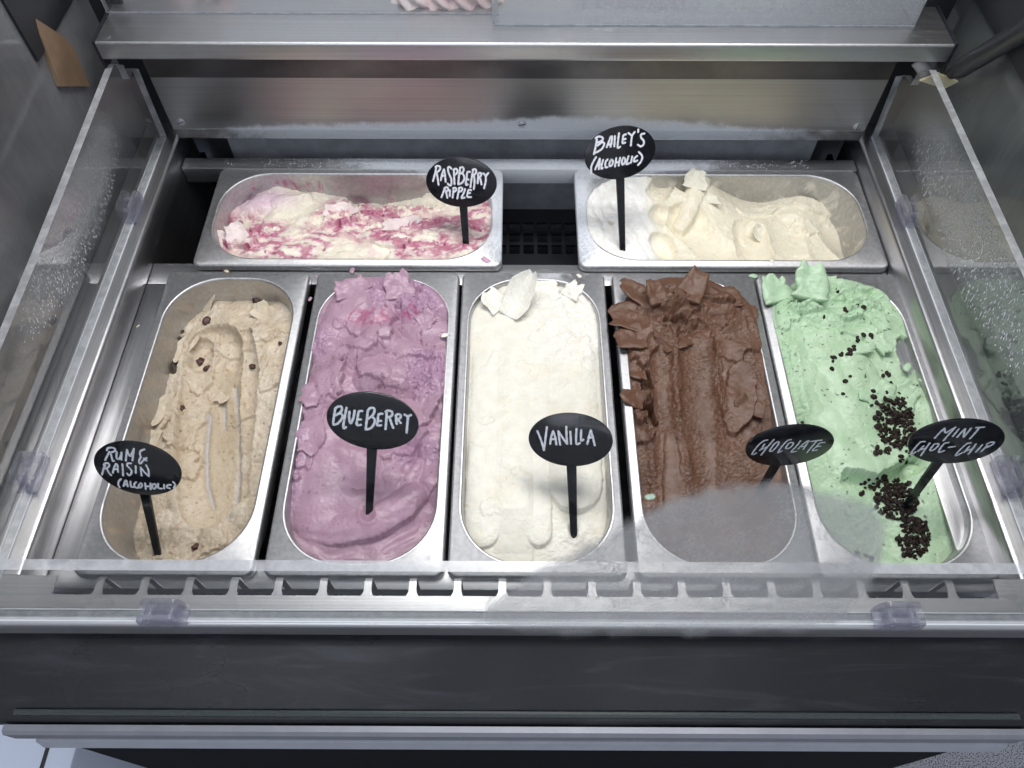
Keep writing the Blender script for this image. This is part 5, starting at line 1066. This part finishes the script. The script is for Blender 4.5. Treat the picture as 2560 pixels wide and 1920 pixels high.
# ------------------------------------------------------------------ things on the shelf, beside the freezer
def open_box(name, x0, x1, y0, y1, z0, z1, label, lean=0, mat='acrylic'):
    root = empty(name, ((x0 + x1) / 2, y0, z0)); tag(root, label, 'cover', 'clear acrylic covers on the shelf')
    def face(nm, outline, axis, a, b):
        mb = MB(); mb.prism(outline, axis, a, b); mb.m = [0, 0] + [1] * len(outline); mb.build(nm, [M[mat], M['edge']], root)
    face('face_sheet', [(x0, z0), (x1, z0), (x1, z1), (x0, z1)], 'y', y0, y0 + 3)
    MB().box(x0 - .3, x1 + .3, y0 - .5, y0 - .1, z0, z0 + 2.2).build('edge_strip', M['edge'], root)  # pale strip painted in for light on the sheet's bottom edge
    face('cheek_sheet', [(y0 + 3.2, z0), (y1, z0), (y1, z1), (y0 + 3.2, z1)], 'x', x0, x0 + 3)
    face('cheek_sheet', [(y0 + 3.2, z0), (y1, z0), (y1, z1), (y0 + 3.2, z1)], 'x', x1 - 3, x1)
    return root
M['acrylic_c'] = clear('frosty_acrylic', haze=.16, drops=(.25, .56, .26, .4, .3, .2, 420, .10))
open_box('acrylic_cover', -462, -22, 584, 880, 183, 420, 'clear acrylic cover over the pink meringues on the shelf')
open_box('acrylic_cover', -28, 438, 562, 880, 183.2, 420, 'misted clear acrylic cover on the right half of the shelf', mat='acrylic_c')
t = NT('pink_meringue'); M['mer'] = t.done(t.pr(Base__Color=t.mixc(t.ramp(t.noise(t.mapped((40,) * 3), 1, 3), .35, .65), (.74, .52, .52), (.80, .68, .66)), Roughness=.55))
def meringue(x, y, z, s, rz, label):
    rings = 26; n = 40; L = []
    for k in range(rings + 1):
        u = k / rings; r = 27 * s * (math.sin(math.pi * min(1, .12 + .88 * (1 - u)) * .5) ** .7) * (1 - u * .55) * (1 if u < .96 else (1 - u) / .04 + .02)
        tw = 2.6 * u
        L.append([(x + r * (1 + .13 * math.cos(7 * (a + tw))) * math.cos(a + rz), y + r * (1 + .13 * math.cos(7 * (a + tw))) * math.sin(a + rz), z + 44 * s * u) for a in [2 * math.pi * i / n for i in range(n)]])
    mb = MB(); mb.loops(L, cap_end=True); mb.add(L[0], [tuple(range(n))[::-1]]); o = mb.build('meringue', M['mer'], None, 180)
    tag(o, label, 'meringue', 'pink meringues on the shelf'); return o
for k, (x, y, s, lb) in enumerate(((-118, 620, 1.0, 'leftmost of the four swirled pink meringues beside the acrylic joint'), (-88, 616, .9, 'second from left of the four swirled pink meringues by the joint'), (-62, 618, .95, 'third from left of the four swirled pink meringues by the joint'), (-38, 622, .9, 'rightmost swirled pink meringue, close to the acrylic joint'), (-352, 640, 1.0, 'pink meringue behind the left acrylic cover, nearest the middle'), (-400, 645, .9, 'pink meringue at the far left end of the shelf'))):
    meringue(x, y, 183.2, s, k * .7, lb)
# wooden slat put in for a brown reflection in the left end glass
t = NT('pale_wood'); gw = t.noise(t.mapped((300, 14, 14)), 1, 4, .6); M['wood'] = t.done(t.pr(Base__Color=t.mixc(t.ramp(gw, .3, .7), (.16, .105, .065), (.27, .185, .12)), Roughness=.6))
wp = [at_x(x, y, -489) for x, y in ((92, 48), (160, 92), (186, 122), (226, 216), (152, 216), (104, 92))]
mb = MB(); mb.prism([(p_[1], p_[2]) for p_ in wp], 'x', -493.5, -489); tag(mb.build('wood_reflection', M['wood']), 'brown wooden slat put in for a reflection in the left end glass', 'stripe')
# gas strut at the right end
G = empty('gas_strut', (480, 535, 140)); tag(G, 'black gas strut with a beige foam pad at the right end of the shelf', 'strut')
a, b = at_x(2640, 28, 484), at_x(2400, 172, 484)
MB().tube(a, b, 10.5, n=20).build('tube', M['blackplastic'], G, 40)
MB().tube(b, b + (b - a) / np.linalg.norm(b - a) * 16, 9, 6, n=16).build('end_fitting', M['blackplastic'], G, 40)
pc = [at_y(x, y, 528) for x, y in ((2300, 203), (2347, 184), (2396, 205), (2362, 222))]
nrm = np.cross(pc[1] - pc[0], pc[2] - pc[0]); nrm /= np.linalg.norm(nrm)
mb = MB(); mb.add([tuple(p_) for p_ in pc] + [tuple(p_ + nrm * 3 * (1 if nrm[1] > 0 else -1)) for p_ in pc], [(0, 1, 2, 3), (4, 7, 6, 5), (0, 4, 5, 1), (1, 5, 6, 2), (2, 6, 7, 3), (3, 7, 4, 0)])
M['pad'] = plain('beige_foam', (.60, .54, .36), .8, bump=(500, .3, .0006)); mb.build('pad', M['pad'], G)
# drain pipe above the right panel
P_ = empty('drain_pipe', (452, 548, 140)); tag(P_, 'short grey pipe dropping behind the right acrylic panel', 'pipe')
a, b = at_y(2293, 152, 556), at_y(2318, 186, 545)
MB().tube(a, b, 7, n=16).build('pipe', plain('grey_pvc', (.42, .42, .44), .5), P_, 40)
# white box on the floor at the left
mb = MB(); q = at_z(40, 1890, -560)
mb.box(q[0] - 330, q[0] + 85, q[1] - 30, q[1] + 300, -849.5, -560, 6)
B = mb.build('floor_box', plain('white_enamel', (.66, .72, .86), .4), None, 40); tag(B, 'pale blue white cabinet on the floor beyond the left front corner', 'cabinet')
MB().box(q[0] + 40, q[0] + 46, q[1] - 29, q[1] + 299, -559.9, -559.2).build('seam', M['blackplastic'], B)
# rime crystals along the cold edges
def rime():
    rs_ = np.random.RandomState(4); mb = MB()
    def grain(x, y, z, r):
        v = [np.array([x, y, z]) + r * rs_.uniform(.5, 1.2) * np.array(d) for d in ((1, 0, 0), (-1, 0, 0), (0, 1, 0), (0, -1, 0), (0, 0, 1.3), (0, 0, -.6))]
        mb.add(v, [(0, 2, 4), (2, 1, 4), (1, 3, 4), (3, 0, 4), (2, 0, 5), (1, 2, 5), (3, 1, 5), (0, 3, 5)])
    for _ in range(2600):
        x = rs_.normal(10, 170); 
        if abs(x) < 380: grain(x, rs_.uniform(537, 555), 2.6, rs_.uniform(.4, 1.0))
    for _ in range(900):
        x = rs_.normal(60, 160)
        if abs(x) < 430: grain(x, rs_.uniform(572.5, 576), ZD - 1.8, rs_.uniform(.3, .8))
    for _ in range(900): grain(-20 + abs(rs_.normal(0, 1)) * -7, rs_.uniform(378, 532), 1.2, rs_.uniform(.35, .9))
    for _ in range(900): grain(75 + abs(rs_.normal(0, 1)) * 6, rs_.uniform(378, 532), 1.2, rs_.uniform(.35, .9))
    return mb
o = rime().build('frost', plain('rime', (.82, .85, .9), .7)); tag(o, 'white rime frost along the back rail and pan ends', 'frost', None, 'stuff')
